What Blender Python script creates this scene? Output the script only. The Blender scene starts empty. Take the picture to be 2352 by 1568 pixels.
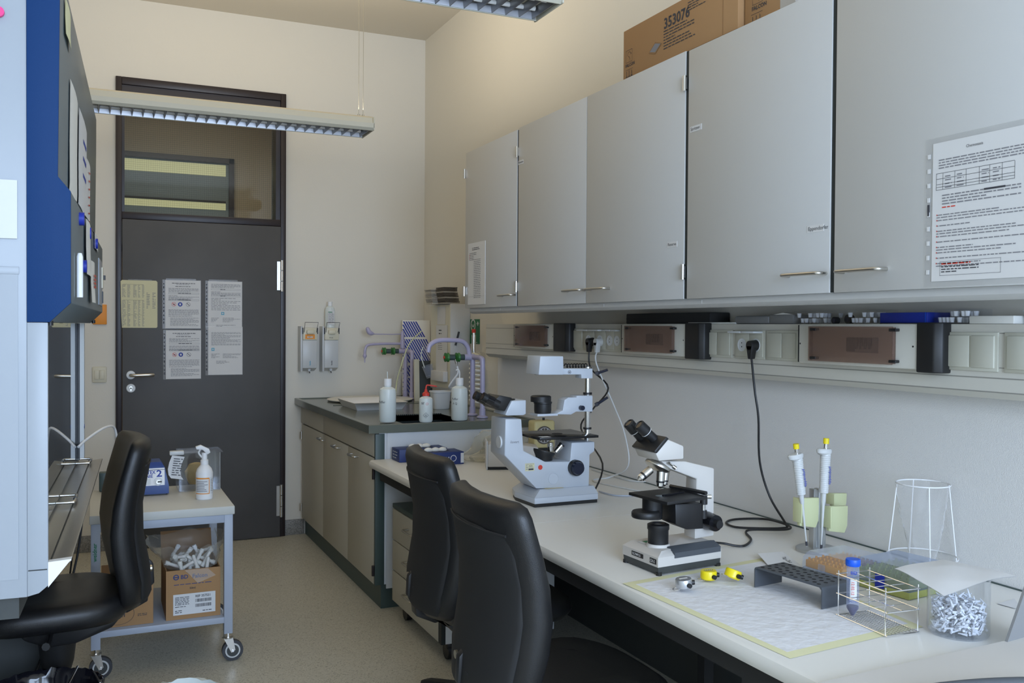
import bpy, bmesh, math, random
from math import sin, cos, pi, radians, atan2, sqrt
from mathutils import Matrix, Vector
C = bpy.context.scene.collection
# ---------------------------------------------------------------- camera, light, exposure
CAM = Vector((-2.0933, 0.0, 1.3777)); YAW, PIT, ROL, FPX = .4255, -.0159, .0066, 2116.1
fw = Vector((sin(YAW)*cos(PIT), cos(YAW)*cos(PIT), sin(PIT))); rt0 = Vector((cos(YAW), -sin(YAW), 0)); up0 = rt0.cross(fw)
RT = cos(ROL)*rt0 + sin(ROL)*up0; UP = -sin(ROL)*rt0 + cos(ROL)*up0
cd = bpy.data.cameras.new('camera'); cam = bpy.data.objects.new('camera', cd); C.objects.link(cam)
cd.sensor_width = 36; cd.lens = FPX/2352*36; cd.clip_start = .02; cd.clip_end = 60
mw = Matrix((RT, UP, -fw)).transposed().to_4x4(); mw.translation = CAM; cam.matrix_world = mw
bpy.context.scene.camera = cam
vs = bpy.context.scene.view_settings
vs.view_transform = 'Standard'; vs.look = 'None'; vs.gamma = 1; vs.use_curve_mapping = False; vs.exposure = 0.82
bpy.context.scene.cycles.transparent_max_bounces = 32
wd = bpy.data.worlds.new('sky'); bpy.context.scene.world = wd; wd.use_nodes = True
wd.node_tree.nodes['Background'].inputs[0].default_value = (.62, .76, 1, 1); wd.node_tree.nodes['Background'].inputs[1].default_value = .9
def area(name, loc, target, sx, sy, power, col, spread=180):
    l = bpy.data.lights.new(name, 'AREA'); l.shape = 'RECTANGLE'; l.size = sx; l.size_y = sy; l.energy = power; l.color = col; l.spread = radians(spread)
    o = bpy.data.objects.new(name, l); C.objects.link(o); o.location = loc
    o.rotation_euler = (Vector(target)-Vector(loc)).to_track_quat('-Z', 'Y').to_euler(); return o
area('window_daylight', (-1.35, -1.93, 1.85), (-1.15, 3, 1.2), 2.3, 1.7, 94, (.58, .74, 1))
area('ceiling_fill_far', (-1.5, 4.5, 2.45), (-1.5, 4.5, 3.3), 1.3, .12, 13, (1, .89, .70))  # added warm fill over the unlit far pendant, bounced off the ceiling
area('ceiling_fill_near', (-1.5, 2.52, 2.45), (-1.5, 2.52, 3.3), 1.3, .12, 5, (1, .90, .74))  # second added ceiling fill, placed above the near pendant
area('corridor_light', (-1.3, 7.3, 3.25), (-1.3, 7.3, 0), 1.2, .3, 7, (1, .93, .75))
# ---------------------------------------------------------------- pixel rays onto known planes of the room
def ray(u, v): return fw + RT*((u-1176)/FPX) - UP*((v-784)/FPX)
def on(u, v, ax, val):
    d = ray(u, v); t = (val-CAM[ax])/d[ax]; return CAM + d*t
def oX(u, v, x): return on(u, v, 0, x)
def oY(u, v, y): return on(u, v, 1, y)
def oZ(u, v, z): return on(u, v, 2, z)
# ---------------------------------------------------------------- materials
MATS = {}
def mat(name, col, rough=.5, metal=0, spec=.5, coat=0, emit=None, es=0, alpha=None, bump=None, noise=None, trans=None):
    m = bpy.data.materials.new(name); m.use_nodes = True; nt = m.node_tree; b = nt.nodes['Principled BSDF']
    b.inputs['Base Color'].default_value = (*col, 1); b.inputs['Roughness'].default_value = rough; b.inputs['Metallic'].default_value = metal
    b.inputs['Specular IOR Level'].default_value = spec; b.inputs['Coat Weight'].default_value = coat
    if emit: b.inputs['Emission Color'].default_value = (*emit, 1); b.inputs['Emission Strength'].default_value = es
    if trans: b.inputs['Subsurface Weight'].default_value = 0; b.inputs['Transmission Weight'].default_value = trans
    if noise:   # (scale, other colour, low, high)
        tc = nt.nodes.new('ShaderNodeTexCoord'); n = nt.nodes.new('ShaderNodeTexNoise'); n.inputs['Scale'].default_value = noise[0]; n.inputs['Detail'].default_value = 4
        r = nt.nodes.new('ShaderNodeValToRGB'); r.color_ramp.elements[0].position = noise[2]; r.color_ramp.elements[1].position = noise[3]
        r.color_ramp.elements[0].color = (*noise[1], 1); r.color_ramp.elements[1].color = (*col, 1)
        nt.links.new(tc.outputs['Object'], n.inputs['Vector']); nt.links.new(n.outputs['Fac'], r.inputs['Fac']); nt.links.new(r.outputs['Color'], b.inputs['Base Color'])
    if bump:    # (scale, strength, distance)
        tc = nt.nodes.new('ShaderNodeTexCoord'); n = nt.nodes.new('ShaderNodeTexNoise'); n.inputs['Scale'].default_value = bump[0]; n.inputs['Detail'].default_value = 3
        bp = nt.nodes.new('ShaderNodeBump'); bp.inputs['Strength'].default_value = bump[1]; bp.inputs['Distance'].default_value = bump[2]
        nt.links.new(tc.outputs['Object'], n.inputs['Vector']); nt.links.new(n.outputs['Fac'], bp.inputs['Height']); nt.links.new(bp.outputs['Normal'], b.inputs['Normal'])
    if alpha is not None: # clear film or glass: see-through with a shiny skin
        out = nt.nodes['Material Output']; tr = nt.nodes.new('ShaderNodeBsdfTransparent'); tr.inputs[0].default_value = (*[c**.35 for c in col], 1)
        mx = nt.nodes.new('ShaderNodeMixShader'); fr = nt.nodes.new('ShaderNodeLayerWeight'); pw = nt.nodes.new('ShaderNodeMath'); pw.operation = 'POWER'; pw.inputs[1].default_value = 4.5; fr.inputs[0].default_value = .5
        ad = nt.nodes.new('ShaderNodeMath'); ad.operation = 'ADD'; ad.use_clamp = True; ad.inputs[1].default_value = alpha
        nt.links.new(fr.outputs['Facing'], pw.inputs[0]); nt.links.new(pw.outputs[0], ad.inputs[0]); nt.links.new(ad.outputs[0], mx.inputs[0]); nt.links.new(tr.outputs[0], mx.inputs[1])
        if alpha < .06:
            gl = nt.nodes.new('ShaderNodeBsdfGlossy'); gl.inputs['Roughness'].default_value = rough; gl.inputs[0].default_value = (.95, .97, 1, 1); nt.links.new(gl.outputs[0], mx.inputs[2])
        else: nt.links.new(b.outputs[0], mx.inputs[2])
        nt.links.new(mx.outputs[0], out.inputs['Surface']); nt.links.new(mx.outputs[0], out.inputs['Surface']); nt.links.new(mx.outputs[0], out.inputs['Surface'])
    MATS[name] = m; return m
mat('wall_paint', (.74, .705, .625), .9, bump=(90, .08, .004)); mat('ceiling_paint', (.66, .61, .52), .95); mat('woodchip', (.76, .75, .73), .9, bump=(400, .4, .003))
def floor_mat():
    m = bpy.data.materials.new('speckled_vinyl'); m.use_nodes = True; nt = m.node_tree; b = nt.nodes['Principled BSDF']; b.inputs['Roughness'].default_value = .42
    tc = nt.nodes.new('ShaderNodeTexCoord'); v = nt.nodes.new('ShaderNodeTexVoronoi'); v.inputs['Scale'].default_value = 230
    sp = nt.nodes.new('ShaderNodeSeparateColor'); r = nt.nodes.new('ShaderNodeValToRGB'); e = r.color_ramp.elements
    e[0].position = 0; e[0].color = (.30, .285, .235, 1); e[1].position = .12; e[1].color = (.43, .40, .31, 1)
    for p, c in ((.14, (.52, .495, .41)), (.7, (.54, .51, .42)), (.9, (.60, .57, .48))):
        q = e.new(p); q.color = (*c, 1)
    nt.links.new(tc.outputs['Object'], v.inputs['Vector']); nt.links.new(v.outputs['Color'], sp.inputs[0]); nt.links.new(sp.outputs[0], r.inputs[0]); nt.links.new(r.outputs[0], b.inputs['Base Color'])
    MATS['speckled_vinyl'] = m
floor_mat()
mat('skirting', (.30, .29, .27), .5, noise=(120, (.17, .165, .155), .4, .6)); mat('cabinet', (.56, .56, .55), .5); mat('cabinet_base', (.47, .45, .38), .5); mat('cab_side', (.66, .68, .70), .5)
mat('dark_gap', (.015, .02, .02), .6); mat('green_edge', (.055, .085, .08), .45); mat('worktop_green', (.135, .15, .125), .2); mat('sink_basin', (.02, .03, .032), .3)
mat('bench_top', (.78, .765, .72), .35); mat('bench_edge', (.66, .62, .54), .4); mat('black', (.012, .012, .013), .45); mat('black_gloss', (.01, .01, .012), .15); mat('black_matt', (.02, .02, .02), .8)
mat('leather', (.011, .011, .012), .42, bump=(400, .25, .0015)); mat('fabric_back', (.014, .014, .015), .7)
mat('steel', (.62, .60, .56), .3, 1); mat('chrome', (.8, .8, .8), .12, 1); mat('nickel', (.52, .49, .42), .3, 1); mat('worksteel', (.40, .39, .37), .32, .85)
mat('door_grey', (.082, .080, .080), .55, noise=(2.2, (.068, .067, .068), .4, .6)); mat('frame_brown', (.018, .011, .013), .4); mat('white_plastic', (.72, .74, .75), .4); mat('cream_plastic', (.68, .64, .50), .45)
mat('trunk_cream', (.64, .62, .55), .5); mat('plate_cream', (.56, .55, .46), .45); mat('groove', (.30, .29, .26), .6)
mat('blue_paint', (.003, .034, .13), .65, spec=.25, bump=(500, .2, .001)); mat('hood_grey', (.12, .15, .165), .38); mat('hood_dark', (.05, .055, .055), .5); mat('hood_white', (.34, .37, .41), .4)
mat('paper', (.70, .70, .70), .8); mat('paper_yellow', (.66, .62, .40), .8); mat('ink', (.22, .22, .24), .8); mat('ink_dark', (.05, .05, .06), .8); mat('red', (.65, .05, .03), .5); mat('orange', (.85, .30, .02), .5)
mat('ink_blue', (.03, .06, .35), .7); mat('cyan', (.08, .38, .55), .6); mat('green', (.02, .22, .09), .5); mat('green_handle', (.03, .17, .035), .4); mat('sign_green', (.02, .16, .06), .5)
mat('lilac', (.45, .42, .58), .3); mat('hdpe', (.72, .78, .77), .4, trans=.0); mat('hdpe_clear', (.86, .92, .90), .35, alpha=.78); mat('white', (.82, .82, .82), .45); mat('foam_white', (.8, .79, .74), .6)
mat('scope_light', (.53, .57, .63), .4); mat('scope_beige', (.60, .57, .53), .4); mat('lens_glass', (.05, .03, .02), .05, coat=1); mat('blue_black', (.012, .016, .035), .25)
mat('cardboard', (.38, .215, .095), .8); mat('cardboard_dark', (.27, .15, .065), .85); mat('navy_print', (.015, .035, .16), .5); mat('blue_bright', (.005, .09, .62), .4); mat('blue_box', (.01, .03, .32), .4); mat('navy_stripe', (.010, .028, .33), .5)
mat('yellow', (.82, .66, .01), .35); mat('yellow_tape', (.74, .72, .45), .7); mat('pad_paper', (.74, .74, .76), .95, bump=(38, .7, .005)); mat('lid_clear', (.72, .76, .86), .15, alpha=.12); mat('timer_yellow', (.62, .53, .26), .5); mat('rack_grey', (.075, .083, .095), .5); mat('hole', (.015, .015, .018), .8)
mat('amber', (.62, .30, .05), .5); mat('olive', (.38, .40, .12), .5); mat('pale_green', (.60, .62, .36), .4); mat('pip_grey', (.62, .63, .62), .4); mat('alu', (.55, .56, .56), .35, .8)
mat('clear', (.9, .92, .95), .08, alpha=.03); mat('clear_blue', (.50, .58, .75), .15, alpha=.22); mat('clear_film', (.92, .92, .92), .15, alpha=.10); mat('bag_film', (.85, .83, .75), .2, alpha=.12); mat('smoke', (.42, .30, .25), .12, alpha=.20)
mat('glass_pane', (.80, .82, .78), .02, alpha=.02); mat('hood_glass', (.55, .6, .58), .01, alpha=.03); mat('tip_white', (.93, .94, .97), .3, alpha=.85); mat('purple', (.03, .012, .05), .4)
mat('tube_film', (.7, .76, .95), .15, alpha=.16); mat('vortex_blue', (.012, .05, .22), .4); mat('trolley_grey', (.40, .44, .52), .45); mat('trolley_top', (.58, .58, .54), .5); mat('rubber', (.05, .052, .06), .6)
mat('lamp_cream', (.55, .52, .42), .45); mat('lamp_louvre', (.30, .30, .31), .35, 1); mat('tube_white', (.9, .9, .9), .4); mat('towel_grey', (.45, .42, .38), .9); mat('towel_dark', (.11, .095, .08), .9)  # fluorescent tubes are plain white, without emission
mat('bin_bag', (.008, .008, .012), .12); mat('dispenser', (.56, .58, .59), .35); mat('skin_label', (.72, .60, .35), .7); mat('pink', (.8, .05, .25), .5); mat('pane_blue', (.16, .20, .21), .5); mat('glow_yellow', (.52, .52, .30), .7, emit=(.6, .6, .35), es=.25)  # the yellow of the corridor window bands has light put in by emission
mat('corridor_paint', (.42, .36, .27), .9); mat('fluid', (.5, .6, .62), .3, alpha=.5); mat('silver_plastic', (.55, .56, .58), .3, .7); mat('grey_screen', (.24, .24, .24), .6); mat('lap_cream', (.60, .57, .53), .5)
mat('glove', (.55, .42, .20), .7, alpha=.6); mat('window_white', (.7, .7, .7), .6)
# ---------------------------------------------------------------- mesh builder
def frame(o, x, y):
    x = Vector(x).normalized(); y = Vector(y); y = (y - x*y.dot(x)).normalized(); z = x.cross(y)
    m = Matrix((x, y, z)).transposed().to_4x4(); m.translation = Vector(o); return m
def crom(p, k=6, closed=False):
    p = [Vector(q) for q in p]; n = len(p); out = []
    for i in range(n if closed else n-1):
        a, b, c, d = (p[(i-1) % n], p[i], p[(i+1) % n], p[(i+2) % n]) if closed else (p[max(i-1, 0)], p[i], p[i+1], p[min(i+2, n-1)])
        for j in range(k):
            t = j/k; out.append(.5*((2*b)+(c-a)*t+(2*a-5*b+4*c-d)*t*t+(3*b-a-3*c+d)*t**3))
    if not closed: out.append(p[-1])
    return out
TXT = {}
def text_geo(s, bold=False):
    k = (s, bold)
    if k not in TXT:
        c = bpy.data.curves.new('t', 'FONT'); c.body = s; c.size = 1; c.resolution_u = 2; c.offset = .02 if bold else 0
        o = bpy.data.objects.new('t', c); C.objects.link(o); dg = bpy.context.evaluated_depsgraph_get(); dg.update()
        me = bpy.data.meshes.new_from_object(o.evaluated_get(dg)); vsx = [v.co.copy() for v in me.vertices]; fs = [tuple(p.vertices) for p in me.polygons]
        w = max([v.x for v in vsx], default=0); TXT[k] = (vsx, fs, w)
        bpy.data.objects.remove(o); bpy.data.curves.remove(c); bpy.data.meshes.remove(me)
    return TXT[k]
class MB:
    def __init__(s): s.v = []; s.f = []; s.m = []; s.mats = []; s.M = Matrix()
    def mi(s, n):
        if n not in s.mats: s.mats.append(n)
        return s.mats.index(n)
    def add(s, vs_, fs, m):
        b = len(s.v); s.v += [s.M @ Vector(q) for q in vs_]; s.f += [tuple(b+i for i in f) for f in fs]; s.m += [s.mi(m)]*len(fs); return s
    def addbm(s, bm, m):
        bm.verts.index_update(); s.add([v.co for v in bm.verts], [[v.index for v in f.verts] for f in bm.faces], m); bm.free(); return s
    def box(s, x0, x1, y0, y1, z0, z1, m, bev=0, seg=2):
        bm = bmesh.new(); bmesh.ops.create_cube(bm, size=1)
        for v in bm.verts: v.co = Vector(((x0+x1)/2+v.co.x*(x1-x0), (y0+y1)/2+v.co.y*(y1-y0), (z0+z1)/2+v.co.z*(z1-z0)))
        if bev: bmesh.ops.bevel(bm, geom=bm.edges[:], offset=bev, segments=seg, affect='EDGES', profile=.5)
        return s.addbm(bm, m)
    def quad(s, a, b, c, d, m): return s.add([a, b, c, d], [(0, 1, 2, 3)], m)
    def prism(s, pts, lo, hi, m, plane='xz', bev=0):
        n = len(pts); mk = {'xz': lambda p, h: (p[0], h, p[1]), 'xy': lambda p, h: (p[0], p[1], h), 'yz': lambda p, h: (h, p[0], p[1])}[plane]
        bm = bmesh.new(); a = [bm.verts.new(mk(p, lo)) for p in pts]; b = [bm.verts.new(mk(p, hi)) for p in pts]
        bm.faces.new(a); bm.faces.new(b[::-1])
        for i in range(n): bm.faces.new((a[i], b[i], b[(i+1) % n], a[(i+1) % n]))
        bmesh.ops.recalc_face_normals(bm, faces=bm.faces)
        if bev: bmesh.ops.bevel(bm, geom=bm.edges[:], offset=bev, segments=2, affect='EDGES', profile=.5)
        return s.addbm(bm, m)
    def loft(s, rings, m, cap=True, closed=True):
        n = len(rings[0]); vv = [p for r in rings for p in r]; fs = []
        for i in range(len(rings)-1):
            for j in range(n if closed else n-1): k = (j+1) % n; fs.append((i*n+j, i*n+k, (i+1)*n+k, (i+1)*n+j))
        if cap: fs.append(tuple(range(n))[::-1]); fs.append(tuple((len(rings)-1)*n+j for j in range(n)))
        return s.add(vv, fs, m)
    def lathe(s, prof, m, o=(0, 0, 0), n=28, ax=None, cap=True):
        M = Matrix.Translation(Vector(o)) @ (Vector((0, 0, 1)).rotation_difference(Vector(ax)).to_matrix().to_4x4() if ax is not None else Matrix())
        return s.loft([[M @ Vector((r*cos(2*pi*j/n), r*sin(2*pi*j/n), z)) for j in range(n)] for r, z in prof], m, cap)
    def cyl(s, a, b, r, m, r1=None, n=20):
        a = Vector(a); b = Vector(b); d = b-a; return s.lathe([(r, 0), (r if r1 is None else r1, d.length)], m, a, n, d.normalized())
    def tube(s, pts, r, m, n=8, closed=False):
        pts = [Vector(p) for p in pts]; N = len(pts); rings = []; up = None
        for i, p in enumerate(pts):
            t = (pts[(i+1) % N]-pts[i-1]) if closed else (pts[min(i+1, N-1)]-pts[max(i-1, 0)])
            t = t.normalized() if t.length > 1e-9 else Vector((0, 0, 1))
            if up is None: up = t.orthogonal().normalized()
            up = (up - t*up.dot(t)); up = up.normalized() if up.length > 1e-6 else t.orthogonal().normalized(); w = t.cross(up)
            rr = r[i] if isinstance(r, (list, tuple)) else r
            rings.append([p + (up*cos(2*pi*j/n)+w*sin(2*pi*j/n))*rr for j in range(n)])
        if closed: rings.append(rings[0])
        return s.loft(rings, m, not closed)
    def ball(s, c, r, m, sz=1, n=16):
        return s.lathe([(max(1e-4, r*sin(pi*i/10)), -r*cos(pi*i/10)*sz) for i in range(11)], m, c, n)
    def text(s, t, h, M, m, align=0, bold=False, sx=1, lift=.0006):
        vv, ff, w = text_geo(t, bold); k = h/.70
        s.add([M @ Vector(((v.x - w*align)*k*sx, v.y*k, lift)) for v in vv], ff, m); return s
    def rect(s, M, x0, x1, y0, y1, m, lift=.0006): return s.add([M @ Vector(p) for p in ((x0, y0, lift), (x1, y0, lift), (x1, y1, lift), (x0, y1, lift))], [(0, 1, 2, 3)], m)
    def lines(s, M, x0, x1, y, dy, n, m='ink', h=.35, seed=1, full=.8, lift=.0006):  # rows of small print, as word blocks
        R = random.Random(seed)
        for i in range(n):
            x = x0; end = x1 if R.random() < full else x0+(x1-x0)*R.uniform(.3, .9); yy = y-dy*i
            while x < end-.001:
                w = min(end-x, abs(dy)*R.uniform(.9, 3.2)); s.rect(M, x, x+w, yy, yy+abs(dy)*h, m, lift); x += w+abs(dy)*.45
        return s
    def ring2(s, M, cx, cy, r, w, m, n=24, lift=.0007, a0=0, a1=2*pi):
        for j in range(n):
            a = a0+(a1-a0)*j/n; b = a0+(a1-a0)*(j+1)/n
            s.add([M @ Vector((cx+q*cos(t), cy+q*sin(t), lift)) for q, t in ((r, a), (r-w, a), (r-w, b), (r, b))], [(0, 3, 2, 1)], m)
        return s
    def disc(s, M, cx, cy, r, m, n=20, lift=.0006): return s.add([M @ Vector((cx+r*cos(2*pi*j/n), cy+r*sin(2*pi*j/n), lift)) for j in range(n)], [tuple(range(n))], m)
WM = {}
def build(name, mb, parent=None, sharp=38):
    inv = WM[parent.name] if parent else None
    if parent is None:
        lo = [min(v[i] for v in mb.v) for i in range(3)]; hi = [max(v[i] for v in mb.v) for i in range(3)]
        T = Matrix.Translation(((lo[0]+hi[0])/2, (lo[1]+hi[1])/2, lo[2])); inv = T.inverted()
    me = bpy.data.meshes.new(name); me.from_pydata([tuple(inv @ v) for v in mb.v], [], mb.f)
    for n in mb.mats: me.materials.append(MATS[n])
    me.polygons.foreach_set('material_index', mb.m); me.polygons.foreach_set('use_smooth', [True]*len(mb.f)); me.set_sharp_from_angle(angle=radians(sharp)); me.update()
    o = bpy.data.objects.new(name, me); C.objects.link(o)
    if parent: o.parent = parent
    else: o.matrix_world = inv.inverted()
    WM[o.name] = inv; return o
def tag(o, label, cat, group=None, kind=None):
    o['label'] = label; o['category'] = cat
    if group: o['group'] = group
    if kind: o['kind'] = kind
    return o
def thing(name, label, cat, loc, group=None, rz=0):
    o = bpy.data.objects.new(name, None); C.objects.link(o); o.empty_display_size = .05
    M = Matrix.Translation(Vector(loc)) @ Matrix.Rotation(rz, 4, 'Z'); o.matrix_world = M; WM[o.name] = M.inverted(); return tag(o, label, cat, group)
def solo(name, label, cat, mb, group=None, kind=None): return tag(build(name, mb), label, cat, group, kind)
def struct(name, mb=None, parent=None, label=None, loc=(0, 0, 0)):
    if mb is None:
        o = bpy.data.objects.new(name, None); C.objects.link(o); o.matrix_world = Matrix.Translation(Vector(loc)); WM[o.name] = Matrix.Translation(Vector(loc)).inverted()
    else: o = build(name, mb, parent)
    if parent is None: o['kind'] = 'structure'
    if label: o['label'] = label
    return o
def plabel(o, l): o['label'] = l; return o
def dup(root, loc, rz, label, group=None):
    def cp(o, par):
        c = o.copy(); C.objects.link(c)
        if par: c.parent = par
        for ch in o.children: cp(ch, c)
        return c
    r = cp(root, None); r.matrix_world = Matrix.Translation(Vector(loc)) @ Matrix.Rotation(rz, 4, 'Z'); r['label'] = label
    if group: r['group'] = group
    return r
D = 6.109; XL = -3.0; YF = -2.0; H = 3.36; HB = .7335
# ================================================================ the room
b = MB(); b.box(XL, 0, YF, 9.2, -.1, 0, 'speckled_vinyl'); struct('floor', b)
b = MB(); b.box(XL, 0, YF, D, H, H+.1, 'ceiling_paint'); struct('ceiling', b)
OX0, OX1, OZ1 = -1.976, -.958, 2.878
b = MB(); b.box(XL, OX0, D, D+.15, 0, H+.1, 'wall_paint'); b.box(OX1, .15, D, D+.15, 0, H+.1, 'wall_paint'); b.box(OX0, OX1, D, D+.15, OZ1, H+.1, 'wall_paint'); struct('wall_back', b)
b = MB(); b.box(0, .15, YF, D, 0, H+.1, 'wall_paint'); struct('wall_right', b)
b = MB(); b.box(-.006, 0, .2, 4.80, HB, 1.21, 'woodchip'); struct('trim_1', b)
b = MB(); b.box(XL-.15, XL, YF-.15, D+.15, 0, H+.1, 'wall_paint'); struct('wall_left', b)
b = MB(); wx0, wx1, wz0, wz1 = -2.55, -.15, .95, 2.75
b.box(XL, wx0, YF-.15, YF, 0, H+.1, 'wall_paint'); b.box(wx1, .15, YF-.15, YF, 0, H+.1, 'wall_paint'); b.box(wx0, wx1, YF-.15, YF, 0, wz0, 'wall_paint'); b.box(wx0, wx1, YF-.15, YF, wz1, H+.1, 'wall_paint'); struct('wall_front', b)
b = MB()
for x in (wx0, (wx0+wx1)/2, wx1): b.box(x-.03, x+.03, YF-.12, YF-.06, wz0, wz1, 'window_white')
for z in (wz0, wz1): b.box(wx0, wx1, YF-.12, YF-.06, z-.03, z+.03, 'window_white')
w3 = struct('window_3', b); p = MB(); p.box(wx0, wx1, YF-.095, YF-.09, wz0, wz1, 'glass_pane'); build('pane', p, w3)
b = MB(); b.box(OX1, -.83, D-.014, D, 0, .10, 'skirting', .003); struct('baseboard_back', b)
b = MB(); b.box(XL, OX0, D-.014, D, 0, .10, 'skirting', .003); struct('baseboard_left', b)
# corridor beyond the transom
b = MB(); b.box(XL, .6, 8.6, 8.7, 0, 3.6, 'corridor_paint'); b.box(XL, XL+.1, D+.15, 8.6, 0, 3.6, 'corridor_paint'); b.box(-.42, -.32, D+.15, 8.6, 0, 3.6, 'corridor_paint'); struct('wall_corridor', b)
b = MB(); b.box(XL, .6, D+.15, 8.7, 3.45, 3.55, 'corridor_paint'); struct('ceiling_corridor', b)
b = MB(); cx0, cx1, cz1 = -2.9, -.955, 2.86; Y = 8.6
b.box(cx0, cx1, Y-.05, Y, cz1-.045, cz1, 'frame_brown'); b.box(cx1-.045, cx1, Y-.05, Y, 2.0, cz1, 'frame_brown'); b.box(cx0, cx0+.05, Y-.05, Y, 2.0, cz1, 'frame_brown'); b.box(cx0, cx1, Y-.05, Y, 2.0, 2.06, 'frame_brown')
w2 = struct('window_2', b)
p = MB(); p.box(cx0+.05, cx1-.045, Y-.02, Y-.01, 2.06, cz1-.045, 'pane_blue'); build('pane', p, w2)
p = MB(); p.box(cx0+.05, cx1-.07, Y-.03, Y-.02, 2.70, 2.80, 'glow_yellow', 0); p.box(cx0+.05, cx1-.07, Y-.03, Y-.02, 2.40, 2.46, 'glow_yellow'); p.box(cx0+.05, cx1-.07, Y-.034, Y-.02, 2.465, 2.48, 'black'); plabel(build('lit_bands', p, w2), 'pale yellow bands with a faint glow put in')  # bands glow faintly, standing in for a lit room behind the pane
b = MB(); a = oY(1, 1, 7.4)
for i in range(22):
    z = 2.72+i*.032; b.tube([(-.79, 7.4, z), (-.785, 7.4, z+.018), (-.79, 7.4, z+.032)], .003, 'ink_dark', 5)
b.tube([(-.79, 7.4, 2.72), (-.775, 7.4, 2.70), (-.785, 7.4, 2.67), (-.80, 7.4, 2.68)], .004, 'ink_dark', 6)
solo('hanging_chain', 'thin chain with a hook hanging in the corridor behind the transom glass', 'chain', b)
# ---- door
d1 = struct('door_1', None, loc=((OX0+OX1)/2, D, 0))
b = MB(); f = 'frame_brown'; yf = D-.03; yb = D+.15
b.box(OX0, OX0+.034, yf, yb, 0, OZ1, f, .003); b.box(OX1-.034, OX1, yf, yb, 0, OZ1, f, .003); b.box(OX0+.0345, OX1-.0345, yf+.001, yb, OZ1-.045, OZ1-.0005, f, .002); b.box(OX0+.0345, OX1-.0345, yf+.001, yb, 2.02, 2.062, f, .002)
b.box(OX0+.0345, OX0+.05, yf+.02, yb, 2.0625, OZ1-.0855, f); b.box(OX1-.062, OX1-.0345, yf+.02, yb, 2.0625, OZ1-.0855, f); b.box(OX0+.0345, OX1-.0345, yf+.02, yb, OZ1-.085, OZ1-.0455, f)
build('door_frame', b, d1)
b = MB(); b.box(OX0+.036, OX1-.036, D-.045, D, .006, 2.016, 'door_grey', .003); build('door_leaf', b, d1)
b = MB(); hx, hz = -1.892, 1.069; Y = D-.045
b.lathe([(.026, 0), (.026, .006), (.023, .009)], 'white_plastic', (hx, Y, hz), 28, (0, -1, 0))
b.tube(crom([(hx, Y, hz), (hx, Y-.045, hz), (hx+.02, Y-.058, hz), (hx+.10, Y-.058, hz+.002), (hx+.128, Y-.05, hz+.002)], 6), .0098, 'steel', 12); build('door_handle', b, d1)
b = MB(); b.lathe([(.026, 0), (.026, .006), (.023, .009)], 'white_plastic', (hx, Y, .989), 28, (0, -1, 0)); b.cyl((hx, Y-.004, .993), (hx, Y-.0105, .993), .0085, 'nickel'); b.box(hx-.004, hx+.004, Y-.0105, Y, .972, .993, 'nickel'); build('lock_cylinder', b, d1)
for z0, z1 in ((1.595, 1.80), (.13, .345)):
    b = MB(); X = -.988; 
    for k in range(3): q = (z1-z0)/3; b.cyl((X, D-.052, z0+q*k+.002), (X, D-.052, z0+q*(k+1)-.002), .010, 'steel')
    b.box(X-.03, X-.008, D-.05, D-.044, z0+.01, z1-.01, 'steel'); build('hinge', b, d1)
w1 = struct('window_1', None, loc=(-1.47, D, 2.06))
b = MB(); b.box(OX0+.05, OX1-.062, D+.05, D+.056, 2.062, OZ1-.085, 'glass_pane'); build('pane', b, w1)
b = MB(); z0, z1, x0, x1 = 2.062, OZ1-.085, OX0+.05, OX1-.062
for i in range(int((x1-x0)/.0127)): x = x0+i*.0127; b.box(x, x+.0005, D+.0525, D+.0535, z0, z1, 'ink_dark')
for i in range(int((z1-z0)/.0127)): z = z0+i*.0127; b.box(x0, x1, D+.0525, D+.0535, z, z+.0005, 'ink_dark')
plabel(build('wire_mesh', b, w1), 'fine wire grid set in the glass')
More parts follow.
